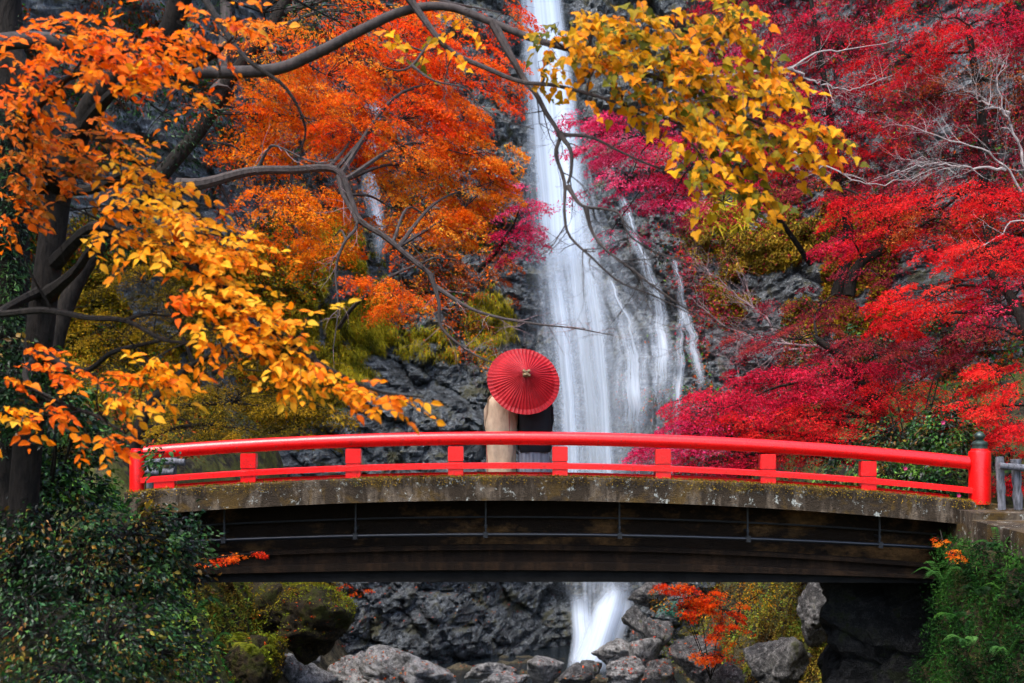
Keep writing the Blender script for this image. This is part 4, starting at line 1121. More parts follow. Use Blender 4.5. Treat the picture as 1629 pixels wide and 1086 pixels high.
red_tree('bright crimson maple filling the top corner above the white twigs', [(1590, 470, 36), (1570, 330, 36), (1560, 180, 36), (1540, 40, 36)], 0.22,
    [(1500, 30, 36, 110, 40, 1.4, 32, 0.65, 130, RED), (1590, 40, 36, 80, 50, 1.4, 26, 0.65, 130, CRIM), (1450, 90, 36.4, 90, 40, 1.4, 24, 0.6, 120, RED), (1550, 120, 36, 100, 50, 1.4, 26, 0.6, 110, RUST),
     (1470, 160, 36.5, 80, 50, 1.3, 20, 0.6, 100, MAROON), (1590, 220, 35.8, 70, 70, 1.3, 22, 0.6, 100, MAROON), (1480, 260, 36, 90, 50, 1.3, 20, 0.6, 100, MAROON)], 0.078, tmix=(0.0, 0.85))
red_tree('red maple with layered boughs below the white twigs and crooked trunk', [(1350, 470, 33), (1356, 440, 33), (1372, 415, 33), (1400, 400, 33), (1412, 385, 33), (1440, 340, 33), (1500, 330, 33)], 0.15,
    [(1380, 330, 33, 80, 26, 1.2, 22, 0.6, 140, RED), (1340, 380, 33, 60, 20, 1.1, 16, 0.55, 140, CRIM), (1440, 380, 32.6, 90, 28, 1.2, 22, 0.55, 120, RED), (1520, 310, 31, 90, 20, 1.2, 16, 0.55, 130, RED),
     (1590, 330, 30.5, 60, 30, 1.2, 14, 0.55, 130, BRED), (1480, 350, 32, 80, 24, 1.2, 16, 0.55, 120, RUST), (1300, 300, 33.5, 60, 20, 1, 10, 0.55, 100, MAROON), (1400, 440, 32, 70, 20, 1, 8, 0.5, 90, MAROON)], 0.07)
red_tree('wide crimson maple spreading over the far bank just above the handrail', [(1420, 760, 30), (1410, 690, 30), (1380, 620, 30), (1340, 570, 30), (1300, 540, 30)], 0.20,
    [(1150, 650, 29.6, 90, 30, 1.4, 34, 0.5, 150, CRIM), (1110, 690, 29.3, 60, 24, 1.2, 20, 0.45, 140, PINK), (1230, 610, 30, 110, 30, 1.5, 40, 0.5, 150, CRIM), (1230, 670, 29.5, 110, 30, 1.4, 38, 0.5, 140, RED),
     (1340, 600, 30, 110, 36, 1.5, 38, 0.5, 140, CRIM), (1330, 660, 29.5, 100, 36, 1.4, 34, 0.5, 140, RED), (1410, 560, 29.8, 90, 34, 1.4, 26, 0.5, 130, MAROON), (1270, 540, 30.5, 110, 26, 1.4, 22, 0.5, 120, MAROON),
     (1420, 630, 29.3, 70, 46, 1.3, 22, 0.5, 130, RED), (1180, 720, 29.3, 100, 22, 1.3, 24, 0.45, 130, CRIM), (1050, 715, 29.3, 50, 16, 1.0, 12, 0.42, 120, PINK), (1310, 480, 31, 110, 26, 1.4, 18, 0.5, 100, MAROON),
     (1300, 710, 29.3, 90, 30, 1.3, 20, 0.45, 110, RED), (1100, 745, 29.3, 90, 16, 1.0, 14, 0.42, 110, CRIM)], 0.064)
red_tree('glowing red maple at the picture edge behind the bronze finial', [(1700, 760, 26), (1680, 650, 26), (1640, 540, 26), (1600, 460, 26.5), (1560, 420, 27)], 0.18,
    [(1560, 405, 27, 80, 22, 1.2, 20, 0.42, 140, BRED), (1490, 470, 27.5, 90, 24, 1.2, 24, 0.42, 140, BRED), (1440, 510, 28, 50, 18, 1, 14, 0.4, 130, RED), (1590, 480, 26.5, 60, 40, 1.2, 14, 0.42, 120, CRIM),
     (1550, 540, 26.5, 70, 24, 1.1, 12, 0.4, 120, MAROON), (1590, 600, 25.8, 50, 40, 1.1, 18, 0.4, 140, BRED), (1550, 655, 25.8, 50, 24, 1.0, 13, 0.38, 130, BRED), (1600, 680, 25.5, 44, 30, 1.0, 18, 0.36, 140, RED),
     (1480, 560, 27.5, 60, 24, 1.0, 12, 0.4, 110, MAROON), (1610, 400, 27, 40, 40, 1, 16, 0.42, 140, RED), (1610, 750, 25.5, 40, 40, 1, 10, 0.36, 120, RED)], 0.062)

# olive green maple behind the near end of the rail
t = red_tree('olive green maple with drooping boughs behind the bridge railing', [(200, 760, 29), (230, 660, 29), (280, 600, 29), (340, 560, 29)], 0.16,
    [(420, 590, 28.5, 100, 30, 1.2, 26, 0.5, 130, OLIVE), (370, 640, 28.2, 110, 30, 1.2, 30, 0.5, 130, OLIVE), (470, 650, 28, 80, 30, 1.1, 24, 0.48, 130, OLIVE), (500, 610, 28, 50, 36, 1.0, 14, 0.45, 120, OLIVE),
     (310, 680, 28, 80, 20, 1.1, 16, 0.45, 120, OLIVE), (230, 450, 29.5, 110, 40, 1.3, 26, 0.5, 120, OLIVE), (180, 520, 29.5, 80, 40, 1.2, 18, 0.5, 110, OLIVE), (330, 520, 29, 60, 30, 1.0, 10, 0.45, 100, OLIVE),
     (430, 690, 27.8, 100, 14, 1.0, 12, 0.4, 100, OLIVE)], 0.066)

# ------------------------------------------------------------------ bare trees on the far slope
def bare_tree(label, limbs, bark, n, ln, depth=2, up=0.12, base=None):
    t = Tree('bare_tree', label, 'tree', at(*(base or limbs[0][0][0])), bark)
    for i, (pts, r0, r1) in enumerate(limbs):
        Q, R, o = t.limb(pts, r0, r1, 'trunk' if i == 0 else 'branch', 26, 6, wob=0.03)
        mb = MB(); twiggy(mb, Q[4:], R[4:], n, ln, depth, up); mb.build('twigs', t.bark, t.o, kind='stuff')
    return t
bare_tree('bare tree with a fan of white twigs in front of the crimson slope',
    [([(1730, 680, 33), (1700, 560, 33), (1668, 430, 33), (1640, 330, 33), (1600, 270, 33), (1575, 245, 33), (1520, 225, 33), (1450, 200, 33)], 0.05, 0.010), ([(1640, 330, 33), (1632, 270, 33), (1618, 220, 33), (1600, 180, 33), (1588, 130, 33), (1598, 100, 33)], 0.045, 0.008),
     ([(1600, 270, 33), (1530, 265, 33), (1470, 262, 33), (1390, 285, 33)], 0.03, 0.006), ([(1605, 180, 33), (1570, 165, 33), (1530, 135, 33)], 0.03, 0.006)], 'bark_pale', 16, 1.1, base=(1730, 680, 33))
bare_tree('bare pale branch forking above the red foliage beside the yellow leaves',
    [([(1060, 150, 47.5), (1095, 130, 42), (1140, 120, 37), (1200, 114, 36), (1250, 108, 36), (1310, 82, 36), (1350, 80, 36), (1430, 62, 36)], 0.055, 0.008), ([(1255, 108, 36), (1300, 130, 36), (1350, 142, 36), (1420, 120, 36)], 0.03, 0.006)], 'bark_pale', 14, 1.2)
bare_tree('thin bare white branch arching low across the red slope',
    [([(1240, 250, 44), (1255, 240, 39), (1280, 245, 35), (1310, 260, 34), (1345, 280, 34), (1390, 292, 34), (1440, 285, 34), (1500, 265, 34)], 0.03, 0.006)], 'bark_pale', 14, 1.0)
bare_tree('mauve bare shrub with spreading twigs beside the thin side fall',
    [([(1400, 690, 33.5), (1375, 610, 33.2), (1330, 562, 33), (1250, 548, 33), (1190, 535, 33), (1130, 500, 33), (1090, 470, 33)], 0.04, 0.008), ([(1250, 548, 33), (1210, 500, 33), (1150, 450, 33), (1100, 410, 33)], 0.03, 0.006),
     ([(1280, 552, 33), (1210, 560, 33), (1160, 575, 33)], 0.025, 0.006)], 'bark_mauve', 22, 1.2, 2, 0.25)
bare_tree('small pale bare twig reaching down from the red maple edge',
    [([(1690, 640, 27), (1680, 480, 27.3), (1660, 390, 27.7), (1620, 350, 28), (1590, 375, 28), (1540, 398, 28), (1505, 410, 28), (1480, 440, 28)], 0.022, 0.004)], 'bark_pale', 12, 0.6)

# ------------------------------------------------------------------ foreground tree with orange oval leaves
t = Tree('broadleaf_tree', 'big dark leaning tree whose drooping boughs carry golden orange oval leaves', 'tree', at(40, 830, 13), 'bark')
t.limb([(20, 1010, 13), (30, 900, 13), (45, 700, 13), (62, 540, 13), (80, 400, 13), (100, 280, 13), (140, 180, 12.8), (190, 120, 12.6), (265, 60, 12.4), (300, -60, 12.2)], 0.145, 0.10, 'trunk', 44, 14)
t.limb([(20, -60, 13), (12, 60, 13), (70, 200, 13), (90, 300, 13)][::-1], 0.13, 0.10, 'branch', 20, 10)
for pts, r0, r1 in (
    ([(120, 215, 12.8), (160, 165, 12), (210, 125, 11.2), (260, 120, 10.5), (330, 95, 10), (370, 60, 9.6)], 0.05, 0.010),
    ([(95, 300, 13), (150, 300, 12), (210, 270, 11), (260, 300, 10.2), (320, 345, 9.8), (380, 400, 9.5)], 0.05, 0.010),
    ([(70, 460, 13), (0, 497, 12), (70, 493, 11), (140, 505, 10.3), (200, 510, 10), (260, 540, 9.7), (310, 545, 9.5)], 0.035, 0.010),
    ([(200, 510, 10), (230, 500, 9.9), (280, 501, 9.8), (330, 480, 9.6)], 0.014, 0.005),
    ([(85, 420, 13), (150, 360, 12), (230, 380, 11), (300, 420, 10), (370, 470, 9.5), (440, 530, 9.2), (520, 585, 9), (600, 622, 8.9), (675, 632, 8.9)], 0.05, 0.005),
    ([(75, 470, 13), (120, 430, 12), (150, 390, 11.5), (190, 365, 11)], 0.06, 0.012),
    ([(65, 560, 13), (130, 590, 11.5), (180, 560, 10.5), (240, 545, 10), (270, 540, 9.8)], 0.03, 0.008),
    ([(95, 300, 13), (60, 250, 11.5), (40, 200, 10.5), (70, 160, 10), (130, 110, 9.6), (220, 75, 9.4)], 0.05, 0.008),
    ([(300, -40, 12.2), (340, 20, 11.6), (372, 70, 11), (400, 100, 10.6), (455, 140, 10.4), (485, 200, 10.4), (478, 245, 10.4)], 0.03, 0.006),
    ([(60, 560, 13), (40, 600, 11), (90, 640, 10), (150, 660, 9.6), (200, 690, 9.4)], 0.03, 0.006)):
    Q, R, o = t.limb(pts, r0, r1, 'branch', 34, 7)
    mb = MB(); twiggy(mb, Q[8:], R[8:], 5, 0.35, 1); mb.build('twigs', t.bark, t.o, kind='stuff')
def twig_leaves(t, px, py, Y, rx, ry, rd, n, cols, ll, tm, per=8, ln=0.34, droop=0.30, face=0.5, tj=0.13, val=0.12, tmix=(0.2, 0.95), horiz=True, hang=0.35):
    """leafy twigs: leaves set alternately along thin stems"""
    c = at(px, py, Y); k = Y/F; root, rr = t.near(c); mb = MB()
    mid = (root+c)/2 + rng.normal(0, 0.04, 3)
    Qm = spline(np.array([root, mid, c]), 8); mb.tube(Qm, np.linspace(min(rr*0.8, 0.012), 0.004, 8), 5, False)
    for _ in range(n):
        v = rng.normal(size=3); v = v/np.linalg.norm(v)*rng.uniform(0, 1)**0.45
        p = c + np.array([v[0]*rx*k, v[1]*rd, v[2]*ry*k])
        a = Qm[int(np.argmin(np.linalg.norm(Qm-p, axis=1)))]
        d = nrm(np.array([0.65, -0.35, -0.30]) + rng.normal(0, 0.55, 3)*np.array([1, 1, 0.45]))
        l = ln*rng.uniform(0.6, 1.25); e = p + d*l + np.array([0, 0, -droop*l*0.5])
        S = spline(np.array([p, p+d*l*0.5, e]), per+1)
        mb.tube(np.vstack([(a+p)/2, S]), np.linspace(0.003, 0.0012, per+2), 3, False)
        sd = nrm(np.cross(d, [0, 0, 1])); sg = np.where(np.arange(per) % 2 == 0, 1, -1)
        A = d*0.75 + sd*sg[:, None]*0.85 + np.array([0, 0, -hang]) + rng.normal(0, 0.28, (per, 3))
        A[-1] = d
        N = np.array([0, -face, 1.0]) + rng.normal(0, 0.45, (per, 3))
        tt = rng.uniform(*tmix) + rng.normal(0, tj, per)
        t.leaves(S[1:], A, N, ll*rng.uniform(0.55, 1.3, per), palette(cols, tt, val))
    mb.build('twigs', t.bark, t.o, kind='stuff')
for b in [(90, 55, 9.6, 90, 40, .35, 22, DEEPOR), (190, 70, 9.4, 90, 42, .35, 24, DEEPOR), (40, 120, 9.8, 45, 40, .3, 12, DEEPOR), (260, 80, 9.4, 40, 50, .3, 12, DEEPOR), (150, 105, 9.5, 60, 26, .3, 8, DEEPOR),
          (320, 45, 9.8, 40, 28, .3, 7, DEEPOR), (385, 30, 9.8, 40, 26, .3, 6, ORANGE), (300, 75, 9.6, 26, 20, .2, 4, DEEPOR), (235, 130, 9.5, 30, 18, .2, 5, GOLD), (320, 150, 9.8, 20, 12, .2, 2, DEEPOR),
          (50, 200, 10.4, 70, 34, .4, 18, OLIVOR), (130, 215, 10.4, 60, 34, .4, 16, OLIVOR), (60, 260, 10.2, 60, 30, .4, 14, OLIVOR), (20, 150, 10, 30, 26, .3, 6, DEEPOR), (110, 280, 10.4, 60, 34, .4, 10, OLIVOR),
          (210, 255, 10, 60, 22, .3, 10, GOLD), (250, 290, 9.8, 50, 30, .3, 12, GOLD), (220, 330, 9.7, 60, 26, .3, 12, GOLD), (290, 345, 9.6, 40, 24, .3, 10, GOLD), (190, 372, 9.8, 60, 16, .3, 9, GOLD),
          (280, 385, 9.5, 60, 20, .3, 12, GOLD), (350, 395, 9.4, 56, 18, .3, 12, GOLD), (330, 435, 9.4, 34, 22, .25, 8, GOLD), (345, 478, 9.3, 56, 24, .3, 13, GOLD), (410, 505, 9.2, 46, 22, .3, 11, GOLD),
          (370, 530, 9.2, 60, 22, .3, 13, GOLD), (450, 555, 9.1, 50, 22, .28, 11, GOLD), (500, 588, 9.0, 42, 20, .25, 8, GOLD), (545, 615, 8.95, 34, 12, .2, 5, GOLD), (620, 630, 8.9, 36, 7, .15, 4, GOLD),
          (493, 508, 9.3, 26, 16, .15, 3, GOLD), (250, 572, 9.3, 26, 12, .15, 5, GOLD), (238, 600, 9.3, 30, 14, .15, 5, GOLD), (165, 598, 9.3, 24, 10, .15, 3, DEEPOR), (190, 630, 9.0, 28, 12, .15, 3, GOLD),
          (90, 594, 9.6, 28, 10, .15, 4, DEEPOR), (48, 556, 9.7, 30, 8, .15, 3, DEEPOR), (12, 648, 9.2, 18, 18, .15, 4, GOLD), (160, 690, 9.2, 22, 12, .15, 3, DEEPOR), (70, 650, 9.5, 30, 8, .15, 3, DEEPOR),
          (12, 592, 9.5, 14, 14, .15, 2, DEEPOR), (20, 310, 10.5, 30, 30, .3, 6, OLIVOR), (30, 350, 10.6, 26, 26, .3, 3, DEEPOR), (290, 480, 9.4, 20, 30, .2, 3, DEEPOR)]:
    b = list(b); b[6] = int(b[6]*(1.25 if b[1] < 300 else 1.6)+0.5); b[0] -= 8
    twig_leaves(t, *b, 0.075, OVAL, hang=0.15, face=0.9, droop=0.2)
t.build(OVAL, 300, 'foliage')

# ------------------------------------------------------------------ overhanging tree with yellow heart shaped leaves and drooping bare twigs
t = Tree('mulberry_tree', 'overhanging tree with yellow heart shaped leaves and a drooping bare branch', 'tree', at(-190, 900, 12), 'bark_grey')
t.limb([(-205, 1120, 12), (-200, 950, 12), (-190, 700, 12), (-180, 450, 12), (-170, 250, 12), (-150, 100, 12), (-100, -60, 12)], 0.26, 0.16, 'trunk', 30, 12)
main, R, o = t.limb([(-150, 100, 12), (60, 62, 12), (250, 108, 12), (420, 112, 11.8), (500, 86, 11.6), (570, 50, 11.4), (640, 18, 11.3), (710, 10, 11.2), (780, 34, 11.1), (850, 62, 11), (930, 84, 10.9), (1010, 112, 10.8), (1100, 142, 10.7), (1200, 192, 10.5), (1280, 225, 10.4)], 0.062, 0.010, 'branch', 90, 9)
mb = MB(); twiggy(mb, main[50:], R[50:], 8, 0.4, 1); mb.build('twigs', t.bark, t.o, kind='stuff')
for pts, r0, r1, k, ln in (
    ([(785, 36, 11.1), (812, 88, 11), (835, 128, 11), (852, 148, 10.9), (868, 178, 10.9), (890, 215, 10.8), (884, 245, 10.8), (898, 290, 10.8), (898, 340, 10.7), (906, 375, 10.7), (940, 408, 10.6), (985, 448, 10.6), (1040, 470, 10.5), (1100, 500, 10.5)], 0.026, 0.004, 14, 0.5),
    ([(890, 212, 10.8), (908, 240, 10.7), (908, 275, 10.7), (903, 292, 10.7)], 0.018, 0.011, 2, 0.3),
    ([(903, 296, 10.7), (925, 326, 10.6), (960, 332, 10.6), (985, 340, 10.5), (1000, 372, 10.5), (1040, 400, 10.5), (1090, 415, 10.4)], 0.014, 0.004, 10, 0.5),
    ([(932, 330, 10.6), (942, 368, 10.6), (965, 398, 10.5), (1010, 432, 10.5), (1060, 470, 10.4), (1130, 512, 10.4), (1200, 528, 10.3)], 0.014, 0.004, 14, 0.55),
    ([(893, 214, 10.8), (940, 218, 10.7), (985, 240, 10.6), (1040, 264, 10.5), (1090, 274, 10.5), (1140, 268, 10.4)], 0.013, 0.004, 6, 0.4),
    ([(632, -30, 11.2), (676, 32, 11.1), (716, 80, 11), (778, 110, 10.9), (830, 130, 10.8), (885, 136, 10.7), (960, 156, 10.6), (1020, 176, 10.5), (1080, 198, 10.4), (1150, 240, 10.3)], 0.026, 0.006, 8, 0.4),
    ([(697, 62, 11), (678, 76, 11), (655, 104, 10.9), (635, 112, 10.9), (612, 107, 10.9)], 0.014, 0.006, 3, 0.3),
    ([(655, 104, 10.9), (690, 128, 10.8), (740, 140, 10.8), (760, 165, 10.8), (800, 190, 10.7), (850, 205, 10.7)], 0.009, 0.003, 6, 0.35),
    ([(1010, 112, 10.8), (1080, 85, 10.6), (1150, 50, 10.4), (1200, 20, 10.3)], 0.015, 0.005, 3, 0.3),
    ([(1080, 198, 10.4), (1110, 240, 10.3), (1150, 290, 10.3), (1220, 305, 10.2)], 0.010, 0.003, 3, 0.3)):
    Q, R, o = t.limb(pts, r0, r1, 'branch', 44, 7)
    mb = MB(); twiggy(mb, Q[6:], R[6:], k, ln, 2, 0.0); mb.build('twigs', t.bark, t.o, kind='stuff')
for b in [(890, 60, 10.7, 40, 30, .3, 8), (950, 40, 10.7, 60, 40, .35, 18), (1030, 30, 10.6, 70, 36, .35, 20), (1110, 30, 10.5, 70, 36, .35, 18), (1180, 40, 10.4, 40, 40, .3, 9), (960, 100, 10.6, 70, 34, .35, 18),
          (1050, 100, 10.5, 70, 40, .35, 20), (1140, 100, 10.4, 60, 40, .35, 16), (1000, 150, 10.5, 60, 30, .3, 14), (1090, 165, 10.4, 70, 36, .35, 18), (1180, 160, 10.3, 60, 36, .35, 15), (1250, 140, 10.3, 36, 24, .25, 7),
          (1130, 220, 10.3, 70, 30, .3, 15), (1210, 215, 10.2, 50, 30, .3, 12), (1280, 205, 10.2, 40, 22, .25, 8), (1325, 212, 10.1, 22, 16, .2, 4), (1160, 270, 10.2, 50, 26, .3, 10), (1205, 300, 10.2, 36, 20, .25, 6),
          (1120, 290, 10.2, 30, 16, .2, 3), (1270, 240, 10.2, 20, 20, .2, 4), (870, 120, 10.7, 24, 20, .2, 3), (650, 60, 11, 60, 40, .3, 3), (720, 40, 11, 50, 30, .3, 3), (1240, 90, 10.3, 26, 20, .2, 3)]:
    b = list(b); b[0] -= 22 if b[0] > 1150 else 10
    b[6] = int(b[6]*1.2+0.5); b[3] *= 1.2; b[4] *= 1.15
    twig_leaves(t, *b, YELLOW, 0.076, HEART, per=6, ln=0.30, droop=0.6, face=1.3, hang=0.75, tj=0.22, tmix=(0.0, 1.0), val=0.16)
t.build(HEART, 300, 'foliage')

# ------------------------------------------------------------------ dark ivy clad trunks at the edge
t = Tree('evergreen_tree', 'dark ivy covered trunk at the picture edge beside the leaning tree', 'tree', at(5, 900, 15), 'bark', 'leaf_gloss')
t.limb([(-5, 1050, 15), (0, 950, 15), (5, 700, 15), (12, 450, 15), (10, 200, 15), (0, -80, 15)], 0.30, 0.2, 'trunk', 30, 12)
for py in range(180, 720, 30):
    for _ in range(3):
        t.blob(12+rng.normal(0, 14), py+rng.normal(0, 10), 14.6, 22, 22, 0.25, 3, 0.25, 26, DGREEN, ll=0.06, limb=False, thick=0.4, jit=0.8)
for b in [(60, 90, 15, 120, 90, 0.8, 14, 0.4, 50, DGREEN), (260, 180, 16, 80, 80, 0.8, 14, 0.4, 50, DGREEN), (150, 330, 16, 60, 60, .8, 8, .4, 40, GREEN), (420, 20, 17, 120, 40, .8, 8, .4, 40, DGREEN), (530, 30, 18, 50, 40, .8, 10, .4, 60, DGREEN)]:
    t.blob(*b, ll=0.06, thick=0.3, jit=0.8)
t.build(NARROW)

# ------------------------------------------------------------------ evergreen shrubs on the near bank
def shrub(label, blobs, cols, base, ll, tm=OVAL, parts=0, lm='leaf_gloss', name='evergreen_shrub', cat='shrub', m=34, sr=0.26, tmix=(0, 0.9), jit=0.75, thick=0.3, group=None, mixin=[(70, 52, 16), (120, 96, 20), (110, 60, 18), (130, 120, 40)]):
    b = np.array(base); t = Tree(name, label, cat, b, 'bark', lm, group)
    Q = spline(np.array([b, b+[0.05, 0, 0.3], b+[0.1, -0.1, 0.6]]), 8)
    t.limb(Q, 0.05, 0.02, 'stem', 8, 6)
    for (px, py, Y, rx, ry, rd, n) in blobs:
        t.blob(px, py, Y, rx, ry, rd, n, sr, m, cols, ll=ll, thick=thick, jit=jit, droop=0.4, tmix=(tmix[0]-0.25, tmix[1]+0.1), val=0.35, tj=0.22)
        if mixin and n > 15: t.blob(px, py, Y, rx, ry, rd, max(2, n//6), sr, m//2, mixin, ll=ll, thick=thick, jit=jit, droop=0.4, val=0.3)
    t.build(tm, parts, 'foliage')
    return t
shrub('tall glossy evergreen shrub under the drooping gold leaves by the rail end', [(60, 660, 16, 90, 60, .6, 50), (105, 700, 16, 60, 50, .6, 40), (60, 760, 15.5, 90, 50, .6, 44), (115, 775, 15.5, 56, 40, .6, 34), (262, 718, 17, 16, 26, .3, 3), (30, 600, 12.6, 50, 60, .4, 20), (80, 640, 12.4, 50, 40, .4, 16)], GREEN, at(60, 920, 16), 0.07, parts=200)
shrub('dense dark green shrub filling the near bank below the end post', [(90, 840, 13, 100, 50, .6, 54), (210, 850, 13, 80, 44, .5, 46), (270, 900, 13.2, 50, 34, .45, 26), (130, 910, 12.6, 110, 50, .6, 54), (30, 900, 12.5, 50, 60, .5, 30), (230, 940, 13, 60, 30, .5, 20), (300, 850, 13.6, 26, 26, .4, 8)], DGREEN, at(120, 1060, 13), 0.055, parts=250, m=30)
shrub('low shadowed evergreen shrub in the bottom corner of the bank', [(60, 1000, 11, 90, 60, .5, 46), (170, 1020, 11, 80, 60, .5, 44), (260, 1040, 11.4, 60, 50, .45, 26), (100, 1070, 10.6, 110, 30, .4, 30), (220, 980, 11.6, 70, 30, .4, 18)], DGREEN, at(140, 1180, 11), 0.046, parts=150, m=30)
shrub('yellow green leafed sprig reaching under the bridge from the near bank', [(255, 868, 13.6, 30, 22, .25, 7), (285, 880, 14, 24, 10, .2, 5), (265, 810, 14.5, 24, 10, .2, 4)], OLIVE, at(250, 960, 13.8), 0.075, name='sapling', lm='leaf')
shrub('camellia bush with dark green leaves behind the railing by the bronze finial', [(1500, 680, 25.5, 40, 40, .6, 40), (1420, 755, 26, 60, 30, .6, 36), (1490, 770, 25.5, 60, 30, .6, 40), (1350, 765, 26.5, 60, 24, .6, 24), (1520, 730, 25.2, 30, 30, .5, 18)], GREEN, at(1480, 860, 26), 0.085, name='camellia_bush', m=36, tmix=(0.1, 1.0))
shrub('dark camellia bush in the shade behind the crimson maple', [(1430, 690, 27.5, 70, 46, .7, 40), (1370, 720, 27.5, 60, 26, .6, 18), (1560, 720, 26, 50, 40, .6, 20), (1400, 550, 30, 60, 40, .6, 16), (1520, 520, 29, 60, 50, .6, 18)], DGREEN, at(1440, 830, 27.5), 0.085, name='camellia_bush', m=32)
# camellia flowers
for i, (px, py, Y) in enumerate([(1500, 672, 25), (1462, 786, 25), (1525, 788, 24.9), (1380, 775, 25.9), (1440, 745, 25.3)]):
    c = at(px, py, Y-0.25); mb = MB(); n = 9
    for k in range(n):
        a = 2*math.pi*k/n + (k % 2)*0.3; d = np.array([math.cos(a), -0.35, math.sin(a)]); sd = np.array([-math.sin(a), 0, math.cos(a)])
        r = 0.034 if k % 2 else 0.042
        mb.add([c, c+d*r*0.6+sd*r*0.45, c+d*r, c+d*r*0.6-sd*r*0.45], [(0, 1, 2, 3)])
    mb.build('camellia_flower', plain('pink_petal', (0.38, 0.02, 0.09), 0.5) if i == 0 else bpy.data.materials['pink_petal'],
             label=['pink camellia flower above the handrail beside the bronze finial', 'pink camellia flower below the middle rail, second from the end post', 'pink camellia flower low beside the end post', 'pink camellia flower lowest beside the last square post', 'pink camellia flower just under the handrail between the last posts'][i], cat='flower', group='camellia flowers behind the railing')

# small maples in and under the bridge
def seedling(label, base, tips, cols, Y, ll=0.05, m=60, sr=0.22, n=5):
    t = Tree('maple_sapling', label, 'sapling', at(*base), 'bark')
    for tp in tips:
        t.limb([base, ((base[0]+tp[0])/2, (base[1]+tp[1])/2-6, (base[2]+tp[2])/2), tp[:3]], 0.014, 0.004, 'stem', 10, 5)
    for tp in tips:
        t.blob(tp[0], tp[1], tp[2], tp[3], tp[4], 0.3, tp[5], sr, m, cols, ll=ll, droop=0.3, thick=0.08)
    t.build(MAPLE)
seedling('orange red seedling maple below the bridge beside the boulders', (1130, 1080, 33), [(1070, 935, 33, 34, 12, 10), (1110, 950, 33, 46, 18, 14), (1150, 970, 32.8, 40, 24, 14), (1090, 968, 33, 40, 12, 10), (1165, 1010, 32.6, 26, 24, 10), (1120, 1038, 32.6, 30, 8, 6), (1150, 1045, 32.5, 30, 10, 6)], ORRED, 33, 0.062, 60, 0.34)
seedling('orange sprig of maple lit against the dark bridge beam', (290, 905, 19), [(330, 895, 19, 20, 5, 4), (365, 886, 19, 20, 5, 5), (400, 880, 19, 12, 4, 3)], ORRED, 19, 0.045, 40, 0.16)
seedling('small orange maple sprig growing on the retaining wall top edge', (1530, 900, 21), [(1500, 862, 21, 8, 10, 4), (1512, 876, 21, 10, 9, 4), (1524, 886, 21, 8, 6, 3)], ORANGE, 21, 0.04, 26, 0.13)
seedling('tiny red sprig on the mossy ledge under the bridge', (545, 945, 33), [(552, 932, 33, 8, 4, 2), (572, 938, 33, 12, 4, 3)], ORRED, 33, 0.05, 30, 0.25)
shrub('yellow bush growing on the slope under the bridge behind the orange seedling', [(1150, 945, 34.5, 70, 22, .7, 14), (1210, 940, 34, 50, 20, .6, 12), (1060, 955, 35, 20, 16, .3, 5)], [(90, 70, 10), (170, 110, 16), (210, 140, 26), (170, 150, 30)], at(1170, 1000, 34.5), 0.07, name='yellow_bush', lm='leaf', m=24, sr=0.35)

# ------------------------------------------------------------------ ferns
def fern(px, py, Y, size, label, cols=FERN, n=7, lean=(0, -0.4, 0), group=None):
    b = at(px, py, Y); f = thing('fern', b, label, 'fern', group)
    for k in range(n):
        a = 2*math.pi*k/n + rng.normal(0, 0.45); d = nrm(np.array([math.cos(a), math.sin(a)*0.7, 0.25+0.3*rng.random()]) + np.array(lean))
        l = size*rng.uniform(0.7, 1.15); S = spline(np.array([b, b+d*l*0.5+[0, 0, 0.25*l], b+d*l+[0, 0, -0.12*l]]), 22)
        sd = nrm(np.cross(d, [0, 0, 1])); P = []; A = []; L = []
        for i in range(2, 22):
            w = l*0.20*math.sin(math.pi*min(1, (i/22)**0.7))+0.008
            for s in (-1, 1): P.append(S[i]); A.append(sd*s + d*0.45 + [0, 0, -0.15]); L.append(w)
        P = np.array(P); A = np.array(A); N = np.tile([0, -0.3, 1.0], (len(P), 1)) + rng.normal(0, 0.15, (len(P), 3))
        link('frond', leaf_mesh('frond', P, A, N, np.array(L), palette(cols, np.full(len(P), rng.uniform(0.1, 0.9)), 0.1), NARROW), M['leaf'], f)
fern(405, 1045, 27.5, 0.75, 'yellow green fern hanging over the mossy brown rock', [(70, 84, 16), (110, 120, 26), (150, 150, 40), (170, 164, 50)])
fern(300, 985, 17, 0.5, 'dark green fern at the edge of the dense shrub bank', FERN)
fern(325, 1040, 17, 0.45, 'green fern low on the near bank beside the mossy brown rock', FERN)
fern(1075, 985, 37.5, 0.75, 'blue green fern above the brown upright rock', [(24, 70, 56), (60, 120, 100), (100, 160, 140), (120, 180, 150)])
fern(1500, 925, 20.9, 0.45, 'dark fern jutting into the shadow under the bridge end', FERN, lean=(-0.6, -0.2, 0))
for px, py, Y, s, lb in [(1590, 880, 19.6, .42, 'bright fern nearest the coping on the retaining wall'), (1560, 950, 19.7, .40, 'fern halfway down the retaining wall nearest the gorge'), (1605, 960, 19, .40, 'fern halfway down the retaining wall at the picture edge'),
                         (1540, 1030, 19.5, .42, 'pale fern in the lower part of the retaining wall'), (1600, 1045, 18.6, .42, 'broad fern at the lowest corner of the retaining wall'), (1520, 990, 20.4, .36, 'small fern on the shaded inner edge of the retaining wall')]:
    fern(px, py, Y, s, lb, FERN if s > .41 else GREEN, lean=(-0.5, -0.5, 0.1))

